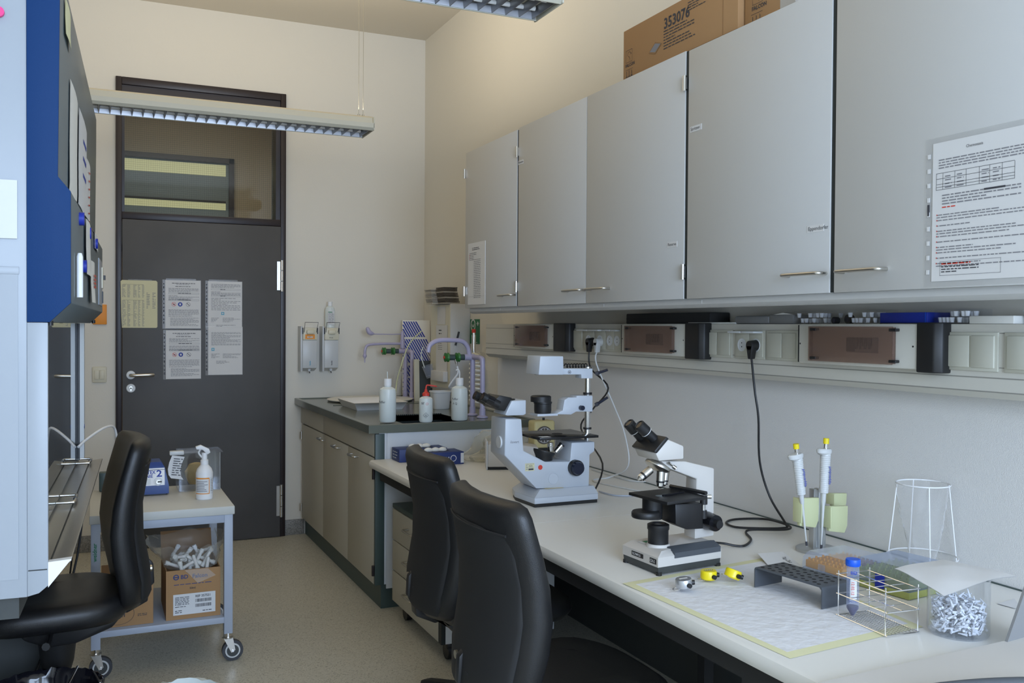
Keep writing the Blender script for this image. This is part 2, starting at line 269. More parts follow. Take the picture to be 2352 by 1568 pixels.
# ---- sheets on the door
def sheet(name, label, x0, x1, z0, z1, kind, seed, Y=D-.0455, group=None):
    b = MB(); w = x1-x0; h = z1-z0; M = frame((x0, Y-.0012, z0), (1, 0, 0), (0, 0, 1)); my = kind == 'card'
    if my:
        b.prism([(x0+.008, z0), (x1-.006, z0), (x1, z0+.006), (x1, z1-.008), (x1-.008, z1), (x0+.008, z1), (x0, z1-.008), (x0+.004, z0+.07)], Y-.0012, Y, 'paper_yellow')
        for blk, (ya, n) in enumerate(((.93, 10), (.60, 11), (.29, 9))):
            b.rect(M, .012, w*.62, h*ya-h*.02, h*ya-h*.017, 'ink_dark')
            for c, cw in ((.04, .10), (.18, .08), (.34, .09), (.47, .06), (.58, .06)): b.lines(M, w*c, w*(c+cw), h*(ya-.04), h*.027, n, 'ink', .35, seed+blk*7+int(c*100), .7)
        for c in (.70, .86): b.lines(M, w*c, w*(c+.09), h*.73, h*.035, 10, 'ink', .35, seed+int(c*77), .8)
        b.rect(M, w*.2, w*.85, h+.001, h+.006, 'clear_film', .001); return solo(name, label, 'paper', b, group)
    b.box(x0, x1, Y-.0008, Y, z0, z1, 'clear_film'); px = x0+.016
    b.box(px, x1-.002, Y-.0012, Y-.0004, z0+.003, z1-.003, 'paper')
    for i in range(11): z = z0+h*(.10+.08*i); b.box(x0+.0045, x0+.010, Y-.0016, Y-.001, z, z+(.008 if i % 3 else .014), 'ink_dark')
    L = .035; R_ = w-.012
    def boxed(yy): 
        b.rect(M, L, R_, yy, yy+.001, 'ink'); b.rect(M, L, R_, yy+.008, yy+.009, 'ink'); b.rect(M, L, L+.001, yy, yy+.009, 'ink'); b.rect(M, R_-.001, R_, yy, yy+.009, 'ink'); b.lines(M, w*.4, w*.75, yy+.003, .007, 1, 'ink_dark', .45, seed+3)
    if kind == 'rules':
        b.lines(M, .055, w-.035, h*.925, .007, 1, 'ink_dark', .5, seed); b.lines(M, .08, w-.07, h*.90, .006, 1, 'ink', .4, seed); b.lines(M, .075, w-.06, h*.86, .007, 1, 'ink_dark', .45, seed+1)
        b.lines(M, L, R_, h*.82, .0065, 4, 'ink', .38, seed+2); boxed(h*.71); b.lines(M, L, R_, h*.67, .0065, 5, 'ink', .38, seed+4); boxed(h*.575)
        for k, (cx, col) in enumerate(((.066, 'red'), (.103, 'ink_blue'), (.150, 'ink_dark'))):
            if k == 1: b.disc(M, cx, h*.50, .0135, col); b.rect(M, cx-.005, cx+.005, h*.50-.006, h*.50+.006, 'paper', .0009)
            else: b.ring2(M, cx, h*.50, .013, .0018, 'red' if k == 0 else 'ink'); b.add([M @ Vector(q) for q in ((cx-.009, h*.5+.007, .0008), (cx-.007, h*.5+.009, .0008), (cx+.009, h*.5-.007, .0008), (cx+.007, h*.5-.009, .0008))], [(0, 3, 2, 1)], col)
            if k == 0: b.rect(M, cx-.006, cx+.006, h*.5-.005, h*.5+.004, 'ink', .0007)
        b.lines(M, L, R_, h*.385, .0065, 6, 'ink', .38, seed+5); b.lines(M, L, R_-.04, h*.25, .0065, 1, 'ink', .38, seed+6); b.lines(M, L+.01, R_, h*.215, .0065, 8, 'ink', .36, seed+7, .45)
    else:
        if kind == 'top': b.lines(M, L, R_, h*.92, .0065, 4, 'ink', .38, seed); boxed(h*.80); b.lines(M, L, R_, h*.76, .0065, 4, 'ink', .38, seed+1); boxed(h*.66); b.lines(M, L, R_, h*.62, .009, 9, 'ink', .3, seed+2, .6); sx, sy = .105, h*.30
        else: b.lines(M, L, R_, h*.87, .0065, 13, 'ink', .36, seed+2, .6); sx, sy = .045, h*.53
        b.rect(M, sx-.009, sx+.009, sy-.009, sy+.009, 'cyan', .0007); b.add([M @ Vector((sx+.006*cos(pi/2*k), sy+.006*sin(pi/2*k), .0009)) for k in range(4)], [(0, 1, 2, 3)], 'paper')
        b.lines(M, L, L+.05, sy-.03, .006, 5, 'ink', .36, seed+4, .5); b.lines(M, L+.07, R_, sy-.03, .006, 5, 'ink', .36, seed+5, .5); b.lines(M, L+.03, R_-.03, sy-.075, .007, 3, 'ink', .36, seed+6, .5)
    if z1 > 1.5: b.box(x0+.02, x1-.03, Y-.0018, Y, z1-.004, z1+.008, 'clear_film')
    return solo(name, label, 'paper', b, group)
sheet('paper_card', 'yellowed card of small tables taped to the grey door', -1.950, -1.741, 1.357, 1.646, 'card', 1)
sheet('sleeved_sheet', 'upper sheet with red and blue round symbols in a plastic sleeve, middle of the door', -1.712, -1.486, 1.352, 1.655, 'rules', 11)
sheet('sleeved_sheet', 'lower sheet with red and blue round symbols in a plastic sleeve, nearer the door handle', -1.708, -1.484, 1.038, 1.345, 'rules', 31)
sheet('sleeved_sheet', 'top right sheet on the door with a blue square mark below its text', -1.460, -1.235, 1.362, 1.655, 'top', 51)
sheet('sleeved_sheet', 'bottom right sheet on the door with a small blue square at its left', -1.459, -1.232, 1.060, 1.368, 'bot', 71, Y=D-.047)
# ---- light switch and orange plate left of the door
b = MB(); x, z = -2.067, 1.072; b.box(x-.040, x+.040, D-.012, D, z-.048, z+.048, 'cream_plastic', .006); b.box(x-.028, x-.001, D-.017, D-.01, z-.028, z+.028, 'cream_plastic', .003); b.box(x+.001, x+.028, D-.017, D-.01, z-.028, z+.028, 'cream_plastic', .003)
solo('light_switch', 'cream double rocker light switch beside the dark door frame', 'switch', b)
p = oY(232, 722, D); b = MB(); b.box(p.x-.045, p.x+.032, D-.012, D, p.z-.06, p.z+.06, 'orange', .003); solo('warning_plate', 'orange plate on the wall behind the blue hood corner', 'plate', b)
# ================================================================ pendant lamps
def lamp(label, x0, x1, y0, y1, z0, z1, cabx):
    L = thing('pendant_lamp', label, 'lamp', ((x0+x1)/2, (y0+y1)/2, z1), 'louvred pendant lamps')
    b = MB(); ym = (y0+y1)/2; pr = [(y0, z0+.012), (y0, z0+.034), (y0+.012, z0+.036), (y0+.02, z1-.012), (y0+.045, z1), (y1-.045, z1), (y1-.02, z1-.012), (y1-.012, z0+.036), (y1, z0+.034), (y1, z0+.012), (y1-.012, z0), (y1-.016, z0), (y1-.02, z0+.03), (y0+.02, z0+.03), (y0+.016, z0), (y0+.012, z0)]
    b.prism(pr, x0, x1, 'lamp_cream', 'yz'); b.box(x1-.006, x1, y0, y1, z0, z1-.01, 'lamp_cream', .002); build('housing', b, L)
    b = MB(); n = int((x1-x0)/.045)
    for i in range(n): x = x0+.02+i*(x1-x0-.04)/(n-1); b.prism([(x-.001, z0+.002), (x+.001, z0+.002), (x+.007, z0+.028), (x-.007, z0+.028)], y0+.018, y1-.018, 'lamp_louvre', 'xz')
    for y in (y0+.018, y1-.018): b.prism([(y-.001, z0+.002), (y+.001, z0+.002), (y+.006, z0+.028), (y-.006, z0+.028)], x0+.01, x1-.01, 'lamp_louvre', 'yz')
    build('louvre', b, L)
    b = MB(); b.cyl((x0+.03, ym-.04, z0+.022), (x1-.03, ym-.04, z0+.022), .0075, 'tube_white'); b.cyl((x0+.03, ym+.04, z0+.022), (x1-.03, ym+.04, z0+.022), .0075, 'tube_white'); build('fluorescent_tube', b, L)
    for cx in cabx: b = MB(); b.cyl((cx, ym, z1-.002), (cx, ym, H), .0016, 'nickel', n=6); b.cyl((cx, ym, z1), (cx, ym, z1+.02), .006, 'nickel'); build('suspension_cable', b, L)
lamp('cream louvred pendant lamp hanging in front of the transom window', -2.42, -.85, 4.38, 4.60, 2.33, 2.405, (-.900, -.878, -2.3))
lamp('louvred lamp whose end shows at the top edge, nearer than the other', -2.42, -.835, 2.42, 2.615, 2.33, 2.405, (-1.0, -2.3))
# ================================================================ wall cabinets
XC = -.40; ZB, ZT = 1.469, 2.246
def pull(b, y0, y1, z, x=XC, m='steel', out=.032, horizontal=True):
    b.tube(crom([(x, y0, z), (x-out*.8, y0, z), (x-out, y0+(y1-y0)*.12, z), (x-out, (y0+y1)/2, z), (x-out, y1-(y1-y0)*.12, z), (x-out*.8, y1, z), (x, y1, z)], 5), .0048, m, 10)
def cabinet(label, ys, doors, zb, zt, gaps=()):
    y0, y1 = ys
    c = thing('wall_cabinet', label, 'cabinet', (XC/2, (y0+y1)/2, zb), 'grey wall cabinets over the bench')
    b = MB(); b.box(XC+.022, -.001, y0+.001, y1-.001, zb+.004, zt, 'cabinet', .001); build('body', b, c)
    for gy in gaps: b = MB(); b.box(XC+.004, XC+.0215, gy-.010, gy+.010, zb+.001, zt-.004, 'dark_gap'); plabel(build('gap_shade', b, c), 'dark strip painting the shade in the door gap')  # dark strip added behind the doors so the gap reads as shade
    for (a, e, hy, side, wr) in doors:
        ga = .0045 if a in gaps else .0012; ge = .0045 if e in gaps or e in (3.690, 3.684, 2.416) and False else .0012; b = MB(); b.box(XC, XC+.02, a+ga, e-(.0055 if e in (3.684, 2.416, 1.784) else .0012), zb, zt-.002, 'cabinet', .0012); dd = build('door', b, c)
        b = MB(); pull(b, hy-.068, hy+.068, 1.519); build('handle', b, dd)
        if side is not None:
            for z in (zb+.085, zt-.105):
                b = MB(); b.cyl((XC-.006, side, z-.024), (XC-.006, side, z+.024), .0065, 'chrome'); b.box(XC-.004, XC, side-.006, side+.014, z-.018, z+.018, 'chrome'); build('hinge', b, dd)
        for (yy, zz, w, s) in wr:
            b = MB(); b.box(XC-.0008, XC, yy-w/2, yy+w/2, zz-.009, zz+.009, 'paper'); M = frame((XC-.0008, yy+w/2, zz), (0, -1, 0), (0, 0, 1)); b.text(s, .010, M @ Matrix.Translation((.004, -.004, 0)), 'ink_dark'); plabel(build('label_strip', b, dd), 'small white word strip')
    return c
cabinet('grey wall cabinet farthest from the camera, with a printed list on its single door', (3.690, 4.311), [(3.690, 4.311, 3.770, 4.311, [])], ZB, ZT, (3.690,))
cabinet('middle grey wall cabinet with two doors under the long cardboard box', (2.424, 3.684), [(3.066, 3.684, 3.137, 3.684, [(3.655, 2.095, .05, 'Pipetten')]), (2.424, 3.064, 2.954, 2.424, [(2.492, 1.646, .055, 'Reserve')])], ZB, ZT+.004, (2.424,))
cabinet('nearest grey wall cabinet with two doors and a protocol sheet', (1.140, 2.416), [(1.790, 2.416, 1.873, None, [(2.37, 1.995, .06, 'Spritzen'), (1.845, 1.636, .06, 'Eppendorfer')]), (1.140, 1.784, 1.677, None, [])], ZB, ZT, (1.790,))
b = MB(); pr = [(-.35, 1.4685), (-.386, 1.4685), (-.386, 1.452), (-.376, 1.443), (-.36, 1.441), (-.35, 1.445)]; b.prism([(x, z) for x, z in pr], .9, 4.28, 'cabinet')
for y in (3.9, 2.95, 2.35): b.box(-.3868, -.3858, y-.0006, y+.0006, 1.454, 1.464, 'paper')
solo('under_cabinet_rail', 'grey rounded rail running below the wall cabinets', 'rail', b)
# list on first door, protocol on last
def protocol():
    a = oX(2150, 660, XC-.001); t = oX(2165, 322, XC-.001); y1 = 1.492; z0 = 1.474; z1 = t.z
    b = MB(); X = XC-.0015; b.box(X, XC-.0004, 1.215, 1.500, 1.472, 1.80, 'clear_film'); b.box(X-.0006, X, 1.235, 1.480, 1.484, 1.788, 'paper'); M = frame((X-.0006, 1.480, 1.484), (0, -1, 0), (0, 0, 1)); w, h = .245, .304
    b.text('Chemotaxis', .006, M @ Matrix.Translation((.085, h-.022, 0)), 'ink_dark'); b.lines(M, .016, w-.012, h-.040, .0058, 4, 'ink', .4, 5, .9)
    tx, ty, tw, th = .010, h-.104, .190, .036
    for q in (0, 6/36, 12/36, 24/36, 1): b.rect(M, tx, tx+tw, ty+th*q, ty+th*q+.0008, 'ink_dark')
    for q in (0, .09, .25, .40, .57, .70, .85, 1): b.rect(M, tx+tw*q, tx+tw*q+.0008, ty, ty+th, 'ink_dark')
    for q in (.12, .28, .60, .74): b.lines(M, tx+tw*q, tx+tw*(q+.09), ty+.003, -.008, 4, 'ink', .3, int(q*50))
    b.lines(M, .026, w-.03, ty-.014, .0062, 4, 'ink', .4, 8, .6); b.rect(M, .13, .18, ty-.0145, ty-.0105, 'ink_dark', .0007); b.lines(M, .026, .06, ty-.040, .006, 1, 'red', .4, 9)
    for i in range(10): b.lines(M, .012, w-.012, ty-.056-i*.0118, .0055, 1+(i % 3 == 0), 'ink', .38, 20+i, .45); b.rect(M, .012, .014, ty-.056-i*.0118, ty-.053-i*.0118, 'red', .0007)
    for q in ((.022, .172, .012, .0128), (.022, .172, .042, .0428)): b.rect(M, *q, 'ink')
    for q in ((.022, .0228, .012, .0428), (.171, .1718, .012, .0428)): b.rect(M, *q, 'ink')
    b.lines(M, .026, .10, .036, .006, 1, 'red', .6, 3, 1); b.lines(M, .026, .12, .030, .0055, 3, 'ink_dark', .4, 4, .5)
    for i in range(9): z = 1.50+i*.032; b.box(X-.001, X, 1.487, 1.494, z, z+.010, 'paper')
    b.box(X-.0012, X, 1.488, 1.493, 1.63, 1.655, 'ink_dark'); solo('protocol_sheet', 'typed protocol with a table in a punched plastic sleeve on the nearest cabinet door', 'paper', b)
protocol()
b = MB(); X = XC-.001; p0 = oX(1075, 700, X); p1 = oX(1115, 552, X); b.box(X-.001, XC, p1.y, p0.y, p0.z, p1.z, 'paper'); w = p0.y-p1.y; h = p1.z-p0.z; M = frame((X-.001, p0.y, p0.z), (0, -1, 0), (0, 0, 1))
b.lines(M, w*.25, w*.7, h*.91, .008, 2, 'ink_dark', .4, 2); b.lines(M, .02, w*.5, h*.83, .008, 5, 'ink', .4, 3, .4); b.lines(M, w*.35, w*.75, h*.72, .0088, 22, 'ink', .3, 4, .9); b.rect(M, .01, w-.01, h*.13, h*.132, 'ink')
for i in range(3): b.rect(M, .018, .022, h*(.8-.03*i), h*(.8-.03*i)+.005, 'red', .0008)
solo('printed_list', 'printed list in a clear sleeve on the far cabinet door', 'paper', b)
# cardboard boxes on top
c = thing('cardboard_box', 'long cardboard box with a large part number on top of the wall cabinets', 'box', (-.2, 2.5, ZT+.004))
b = MB(); y0, y1, z0, z1 = 2.19, 2.829, ZT+.006, 2.425; x0 = -.385
b.box(x0, -.06, y0, y1, z0, z1, 'cardboard', .002); b.box(x0-.0006, x0, 2.258, 2.261, z0, z1, 'cardboard_dark'); body = build('carton', b, c)
b = MB(); M = frame((x0-.0006, y1, z0), (0, -1, 0), (0, 0, 1)); k = 'ink_dark'
def falcon(mx, my, s):
    b.rect(M, mx, mx+s, my, my+.001, k); b.rect(M, mx, mx+s, my+s, my+s+.001, k); b.rect(M, mx, mx+.001, my, my+s, k); b.rect(M, mx+s, mx+s+.001, my, my+s, k)
    b.ring2(M, mx+s*.55, my+s*.55, s*.3, .0012, k, 12, a0=.3, a1=pi); b.ring2(M, mx+s*.85, my+s*.55, s*.15, .0012, k, 8, a0=1.2, a1=3); b.ring2(M, mx+s*.3, my+s*.2, s*.35, .0012, k, 8, a0=-.2, a1=1.2)
    b.text('FALCON', s*.26, M @ Matrix.Translation((mx-.002, my-s*.36, 0)), k, bold=True)
falcon(.018, .056, .042)
for i in range(3): b.rect(M, .020+i*.016, .030+i*.016, .006, .008, k); b.rect(M, .024+i*.016, .026+i*.016, .008, .026, k)
b.rect(M, .018, .066, .004, .005, k); b.rect(M, .018, .066, .030, .031, k)
b.text('353076', .034, M @ Matrix.Translation((.255, .108, 0)), k, bold=True); b.lines(M, .255, .43, .098, .0095, 7, k, .34, 5, .6); b.lines(M, .39, .52, .150, .008, 4, k, .34, 6, .6)
b.add([M @ Vector(q) for q in ((.165, .052, .0006), (.205, .040, .0006), (.245, .066, .0006), (.205, .080, .0006))], [(0, 1, 2, 3)], 'cardboard_dark'); b.add([M @ Vector(q) for q in ((.172, .055, .0008), (.205, .046, .0008), (.238, .066, .0008), (.205, .075, .0008))], [(0, 1, 2, 3)], 'ink'); build('printed_marks', b, c)
c = thing('cardboard_box', 'second cardboard box with a bird mark on top of the cabinets, grey taped end', 'box', (-.2, 2.0, ZT+.004))
b = MB(); x0 = -.365; y0, y1 = 1.97, 2.184; b.box(x0, -.06, y0, y1, z0, 2.40, 'cardboard', .002); b.box(x0-.001, -.05, y0-.001, 2.03, z0, 2.385, 'towel_grey'); b.quad((x0, y0, 2.40), (x0+.05, y0-.05, 2.44), (x0+.05, y1, 2.44), (x0, y1, 2.40), 'cardboard_dark'); build('carton', b, c)
b = MB(); M = frame((x0-.0006, y1, z0), (0, -1, 0), (0, 0, 1)); falcon(.035, .055, .044); b.rect(M, .03, .08, .028, .029, k)
for i in range(3): b.rect(M, .036+i*.016, .038+i*.016, .003, .022, k)
build('printed_marks', b, c)
# ================================================================ trunking with sockets
XT = -.10
b = MB(); b.prism([(-.001, 1.392), (XT, 1.392), (XT, 1.262), (XT+.004, 1.2605), (XT, 1.259), (XT, 1.228), (XT+.004, 1.2265), (XT, 1.225), (XT+.02, 1.209), (-.001, 1.209)], .5, 4.75, 'trunk_cream')
for z in (1.370, 1.286, 1.2605, 1.2265): b.box(XT-.0005, XT+.001, .5, 4.75, z-.0012, z+.0012, 'groove')
solo('wall_trunking', 'long cream cable trunking along the right wall', 'trunking', b)
def breaker(label, ya, yb, yc, c0, c1, sw):
    t = thing('breaker_box', label, 'breaker box', (XT, (ya+yc)/2, 1.27), 'breaker boxes on the trunking')
    b = MB(); b.box(-.142, XT+.002, yb, ya, 1.273, 1.393, 'trunk_cream', .006); b.box(-.140, XT+.002, ya-.001, ya+.004, 1.277, 1.389, 'black_matt'); b.cyl((-.1425, ya-.008, 1.333), (-.1415, ya-.008, 1.333), .0025, 'black'); b.cyl((-.1425, yb+.012, 1.333), (-.1415, yb+.012, 1.333), .0025, 'black'); build('housing', b, t)
    b = MB(); y0, y1 = yb-.001, yc; b.prism([(XT+.002, y0), (-.146, y0), (-.146, y1+.015), (-.13, y1), (XT+.002, y1)], 1.266, 1.396, 'black', 'xy', .004); build('end_cap', b, t)
    b = MB(); b.box(-.1435, -.1415, sw-.085, sw+.03, 1.312, 1.355, 'grey_screen'); b.box(-.146, -.143, sw+.0, sw+.03, 1.315, 1.353, 'black'); 
    for i in range(4): b.box(-.147, -.143, sw-.015-i*.016, sw-.004-i*.016, 1.33, 1.353, 'black'); b.box(-.15, -.145, sw-.013-i*.016, sw-.007-i*.016, 1.322, 1.338, 'ink_dark')
    build('breaker_switches', b, t)
    b = MB(); b.box(-.156, -.1535, c1, c0, 1.283, 1.385, 'smoke', .001); b.box(-.1535, -.142, c1+.002, c1+.004, 1.285, 1.383, 'smoke'); b.box(-.1535, -.142, c0-.004, c0-.002, 1.285, 1.383, 'smoke'); plabel(build('cover', b, t), 'smoked clear cover')
    for y in (c0-.02, c1): 
        for z in (1.292, 1.376): b = MB(); b.box(-.158, -.142, y-.012, y+.012, z-.004, z+.004, 'black', .002); build('cover_clip', b, t)
def yt(u, X): return oX(u, 770, X).y
breaker('farthest breaker box on the trunking, above the inverted microscope', yt(1180, -.142), yt(1272, -.142), yt(1303, -.142), yt(1182, -.156), yt(1252, -.156), yt(1222, -.146))
breaker('breaker box on the trunking below the black case', yt(1427, -.142), yt(1574, -.142), yt(1612, -.142), yt(1433, -.156), yt(1543, -.156), yt(1493, -.146))
breaker('nearest breaker box on the trunking, below the blue box', yt(1834, -.142), yt(2106, -.142), yt(2158, -.142), yt(1856, -.156), yt(2050, -.156), yt(1962, -.146))
def wplate(name, label, cat, us, kinds, group):
    ys = [yt(u, XT-.006) for u in us]; t = thing(name, label, cat, (XT, (ys[0]+ys[-1])/2, 1.28), group)
    b = MB(); b.box(XT-.006, XT+.001, ys[-1]-.006, ys[0]+.006, 1.276, 1.372, 'plate_cream', .002); build('surround', b, t)
    for i, kd in enumerate(kinds):
        a, e = ys[i]-.002, ys[i+1]+.002; m = (a+e)/2; b = MB()
        if kd == 'blank': b.box(XT-.010, XT-.004, e, a, 1.284, 1.364, 'plate_cream', .003); build('rocker', b, t)
        else:
            b.box(XT-.009, XT-.004, e, a, 1.284, 1.364, 'plate_cream', .002); b.lathe([(.0215, 0), (.0215, .002), (.0185, .002), (.018, .0006)], 'white_plastic', (XT-.009, m, 1.322), 24, (-1, 0, 0))
            b.cyl((XT-.0092, m, 1.316), (XT-.0100, m, 1.316), .0022, 'black'); b.cyl((XT-.0092, m, 1.329), (XT-.0100, m, 1.329), .0022, 'black'); so = build('socket', b, t)
            b = MB(); b.box(XT-.045 if kd == 'open' else XT-.030, XT-.006, e+.002, a-.002, 1.362, 1.368, 'white_plastic', .001); build('flap', b, so)
    return ys
wplate('wall_switch', 'single blank cream plate left of the plugs near the far end cap', 'switch', (1305, 1338), ['blank'], 'cream plates on the trunking')
g1 = wplate('wall_socket', 'four-way socket strip above the inverted microscope with two plugs', 'socket', (1340, 1366, 1392, 1412, 1426), ['open', 'open', 'shut', 'shut'], 'cream plates on the trunking')
wplate('wall_switch', 'double cream rocker plate right of the middle breaker box', 'switch', (1617, 1648, 1678), ['blank', 'blank'], 'cream plates on the trunking')
g2 = wplate('wall_socket', 'double socket holding the round black plug', 'socket', (1690, 1722, 1754), ['open', 'open'], 'cream plates on the trunking')
wplate('wall_switch', 'double cream rocker plate left of the nearest breaker box', 'switch', (1762, 1797, 1830), ['blank', 'blank'], 'cream plates on the trunking')
wplate('wall_switch', 'double cream rocker plate right of the nearest breaker box', 'switch', (2172, 2229, 2287), ['blank', 'blank'], 'cream plates on the trunking')
wplate('wall_switch', 'cream rocker plate cut by the right edge of the picture', 'switch', (2312, 2372, 2440), ['blank', 'blank'], 'cream plates on the trunking')
# ---- things on top of the trunking
ZTR = 1.3925
def yx(u, X): return oX(u, 735, X).y
b = MB(); b.box(-.095, -.005, yx(1630, -.095), yx(1438, -.095), ZTR, ZTR+.042, 'black_matt', .004); b.box(-.096, -.094, yx(1630, -.095)+.002, yx(1438, -.095)-.002, ZTR+.020, ZTR+.022, 'hole'); solo('black_case', 'long black case lying on the trunking', 'case', b)
b = MB(); b.box(-.098, -.05, yx(1688, -.098), yx(1580, -.098), ZTR, ZTR+.006, 'foam_white', .002); solo('flat_tray', 'thin cream tray lying between the black case and grey boxes', 'tray', b)
b = MB(); b.box(-.095, -.02, yx(1764, -.095), yx(1686, -.095), ZTR, ZTR+.027, 'grey_screen', .008); solo('grey_box', 'low grey box with rounded corners on the trunking left of its twin', 'box', b, 'low grey boxes on the trunking')
b = MB(); b.box(-.090, -.02, yx(1822, -.090), yx(1766, -.09), ZTR, ZTR+.030, 'grey_screen', .004); b.prism([(yx(1820, -.09), ZTR+.030), (yx(1775, -.09), ZTR+.030), (yx(1797, -.09), ZTR+.036)], -.088, -.05, 'foam_white', 'yz'); solo('grey_box', 'grey box with a loose white lid beside the clear rack', 'box', b, 'low grey boxes on the trunking')
def crack(label, u0, u1, h, seed, h0=0):
    y1, y0 = yx(u0, -.095), yx(u1, -.095); t = thing('clear_rack', label, 'rack', (-.05, (y0+y1)/2, ZTR), 'clear racks on the trunking')
    b = MB(); b.box(-.095, -.01, y0, y1, ZTR+h0, ZTR+h, 'clear'); build('case', b, t)
    R = random.Random(seed); b = MB()
    for i in range(8):
        for j in range(3): y = y0+.012+(y1-y0-.024)*i/7; z = ZTR+.004+h0+R.choice((0, .016)); b.lathe([(.005, 0), (.007, .013)], 'tip_white', (-.085+j*.03, y, z), 8)
    build('small_cups', b, t)
crack('clear plastic rack of small cups left of the dark round jars', 1824, 1897, .040, 3); crack('clear plastic rack of small cups right behind the dark round jars', 1940, 2012, .040, 4); crack('clear plastic box right of the blue box', 2146, 2225, .038, 5)
for i, (u, r, lb) in enumerate(((1918, .0105, 'smaller dark round lid standing on the trunking'), (1944, .014, 'larger dark round lid standing on the trunking'))):
    b = MB(); y = yx(u, -.10+.02*i); b.cyl((-.105+.03*i, y, ZTR+r), (-.090+.03*i, y, ZTR+r), r, 'black'); b.cyl((-.106+.03*i, y, ZTR+r), (-.104+.03*i, y, ZTR+r), r*.7, 'blue_black'); solo('small_jar', lb.replace('lid', 'jar'), 'jar', b, 'dark jars on the trunking')
b = MB(); y1, y0 = yx(2021, -.098), yx(2126, -.098); b.box(-.098, -.02, y0, y1, ZTR, ZTR+.003, 'black'); b.box(-.098, -.012, y0-.004, y1, ZTR+.003, ZTR+.031, 'blue_box', .0015); b.box(-.0985, -.098, y0-.0, y0+.002, ZTR+.003, ZTR+.031, 'blue_bright'); solo('blue_box', 'bright blue box on the trunking over the nearest breaker box', 'box', b)
b = MB(); b.box(-.098, -.03, yx(2328, -.098), yx(2226, -.098), ZTR, ZTR+.020, 'foam_white', .002); solo('white_box', 'small white box lying on the trunking at the right', 'box', b)
b = MB(); y = yx(2345, -.09); b.lathe([(.012, 0), (.022, .028), (.026, .029), (.026, .032)], 'white_plastic', (-.055, y-.01, ZTR+.0005), 24); solo('white_cup', 'white cup on the trunking at the right edge', 'cup', b)
# ---- cables from the sockets
def plug(label, y, z, m, name='power_cable', path=None, r=.0035, cat='cable'):
    t = thing(name, label, cat, path[-1]); b = MB(); X = XT-.009; b.cyl((X, y, z), (X-.03, y, z), .0185, m, .015); b.prism([(y-.016, z), (y+.016, z), (y+.006, z-.045), (y-.006, z-.045)], X-.03, X-.008, m, 'yz', .003); build('plug', b, t)
    b = MB(); b.tube(crom([(X-.019, y, z-.04)]+path, 6), r, m, 8); build('cord', b, t)
m2 = (g2[1]+g2[2])/2; Zc = HB+.005
path = [(XT-.03, oX(1734, 900, XT-.03).y, oX(1734, 900, -.13).z), oX(1742, 960, -.12), oX(1745, 1060, -.10), oX(1768, 1140, -.07)]
path += [oZ(u, v, Zc+dz) for u, v, dz in ((1806, 1205, .006), (1800, 1212, 0), (1750, 1213, 0), (1690, 1210, 0), (1668, 1200, 0), (1690, 1192, 0), (1750, 1191, 0), (1790, 1199, .008), (1816, 1210, .008), (1800, 1216, .007), (1730, 1216, .007), (1713, 1222, 0), (1725, 1238, 0), (1712, 1252, 0), (1690, 1253, 0), (1665, 1248, .006), (1645, 1246, .01))]
plug('black power cable hanging from a socket and looping on the bench', m2-.002, 1.322, 'black', path=path, r=.0036)
y = g1[1]+.01; plug('black power cable hanging behind the inverted microscope', y, 1.315, 'black', path=[(XT-.03, y-.02, 1.2), (-.10, y-.12, 1.12), (-.12, y-.02, 1.02), (-.22, y-.10, .95), (-.30, 3.10, .85), (-.39, 3.02, .745)], r=.0036)
y = g1[1]-.06; plug('pale grey cable hanging right of the black one behind the microscope', y, 1.315, 'pip_grey', path=[(XT-.03, y, 1.22), (-.08, y-.06, 1.05), (-.06, y-.12, .93), (-.06, y-.15, .80), (-.09, y-.05, HB+.005), (-.2, y-.12, HB+.004), (-.10, y-.55, HB+.004)], r=.0035)
b = MB(); b.tube(crom([oZ(1360, 1078, HB+.004), oZ(1400, 1090, HB+.004), oZ(1452, 1104, HB+.004), oZ(1520, 1106, HB+.004)]), .003, 'pip_grey'); b.tube(crom([oZ(1376, 1128, HB+.004), oZ(1410, 1137, HB+.004), oZ(1455, 1138, HB+.004), oZ(1500, 1135, HB+.004)]), .003, 'trolley_grey'); solo('grey_cable', 'pale grey cable lying on the bench between the two microscopes', 'cable', b)
camdir = lambda x, y: (Vector((x, y, 0))-Vector((CAM.x, CAM.y, 0))).normalized()
# ================================================================ sink unit
YP = 4.305; XS = -.894; SF = -.858
s = thing('sink_cabinet', 'grey base cabinet with three doors under the dark green sink top', 'cabinet', (-.45, 5.2, 0))
b = MB(); b.box(SF+.02, -.01, YP+.018, YP+.036, .12, .86, 'cab_side'); b.box(-.02, -.002, YP+.036, D-.002, .12, .86, 'cab_side'); b.box(SF+.02, -.02, YP+.036, D-.002, .12, .14, 'cab_side'); b.box(SF+.02, -.02, D-.02, D-.002, .14, .86, 'cab_side'); b.box(-.80, -.01, YP+.012, YP+.018, .10, .858, 'cab_side'); build('body', b, s)
b = MB(); b.box(-.822, -.75, YP+.03, D-.002, 0, .12, 'green_edge'); b.box(-.750, -.60, YP+.03, YP+.06, 0, .12, 'green_edge'); b.box(SF+.0, -.812, YP+.010, YP+.029, .12, .855, 'green_edge', .001); plabel(build('plinth', b, s), 'dark green plinth and corner post')
yd = [YP+.032, oX(799, 1100, SF).y, oX(742, 1050, SF).y, D-.07]
b = MB(); b.box(SF+.010, SF+.0195, yd[0]+.01, yd[3]-.002, .7345, .7415, 'dark_gap'); plabel(build('gap_shade', b, s), 'dark strip painting the shade in the gap above the doors')  # dark backing puts shade into the gap under the front panel
b = MB(); b.box(SF, SF+.02, yd[2]+.002, yd[3]+.03, .742, .856, 'cabinet_base', .001); build('front_panel', b, s)
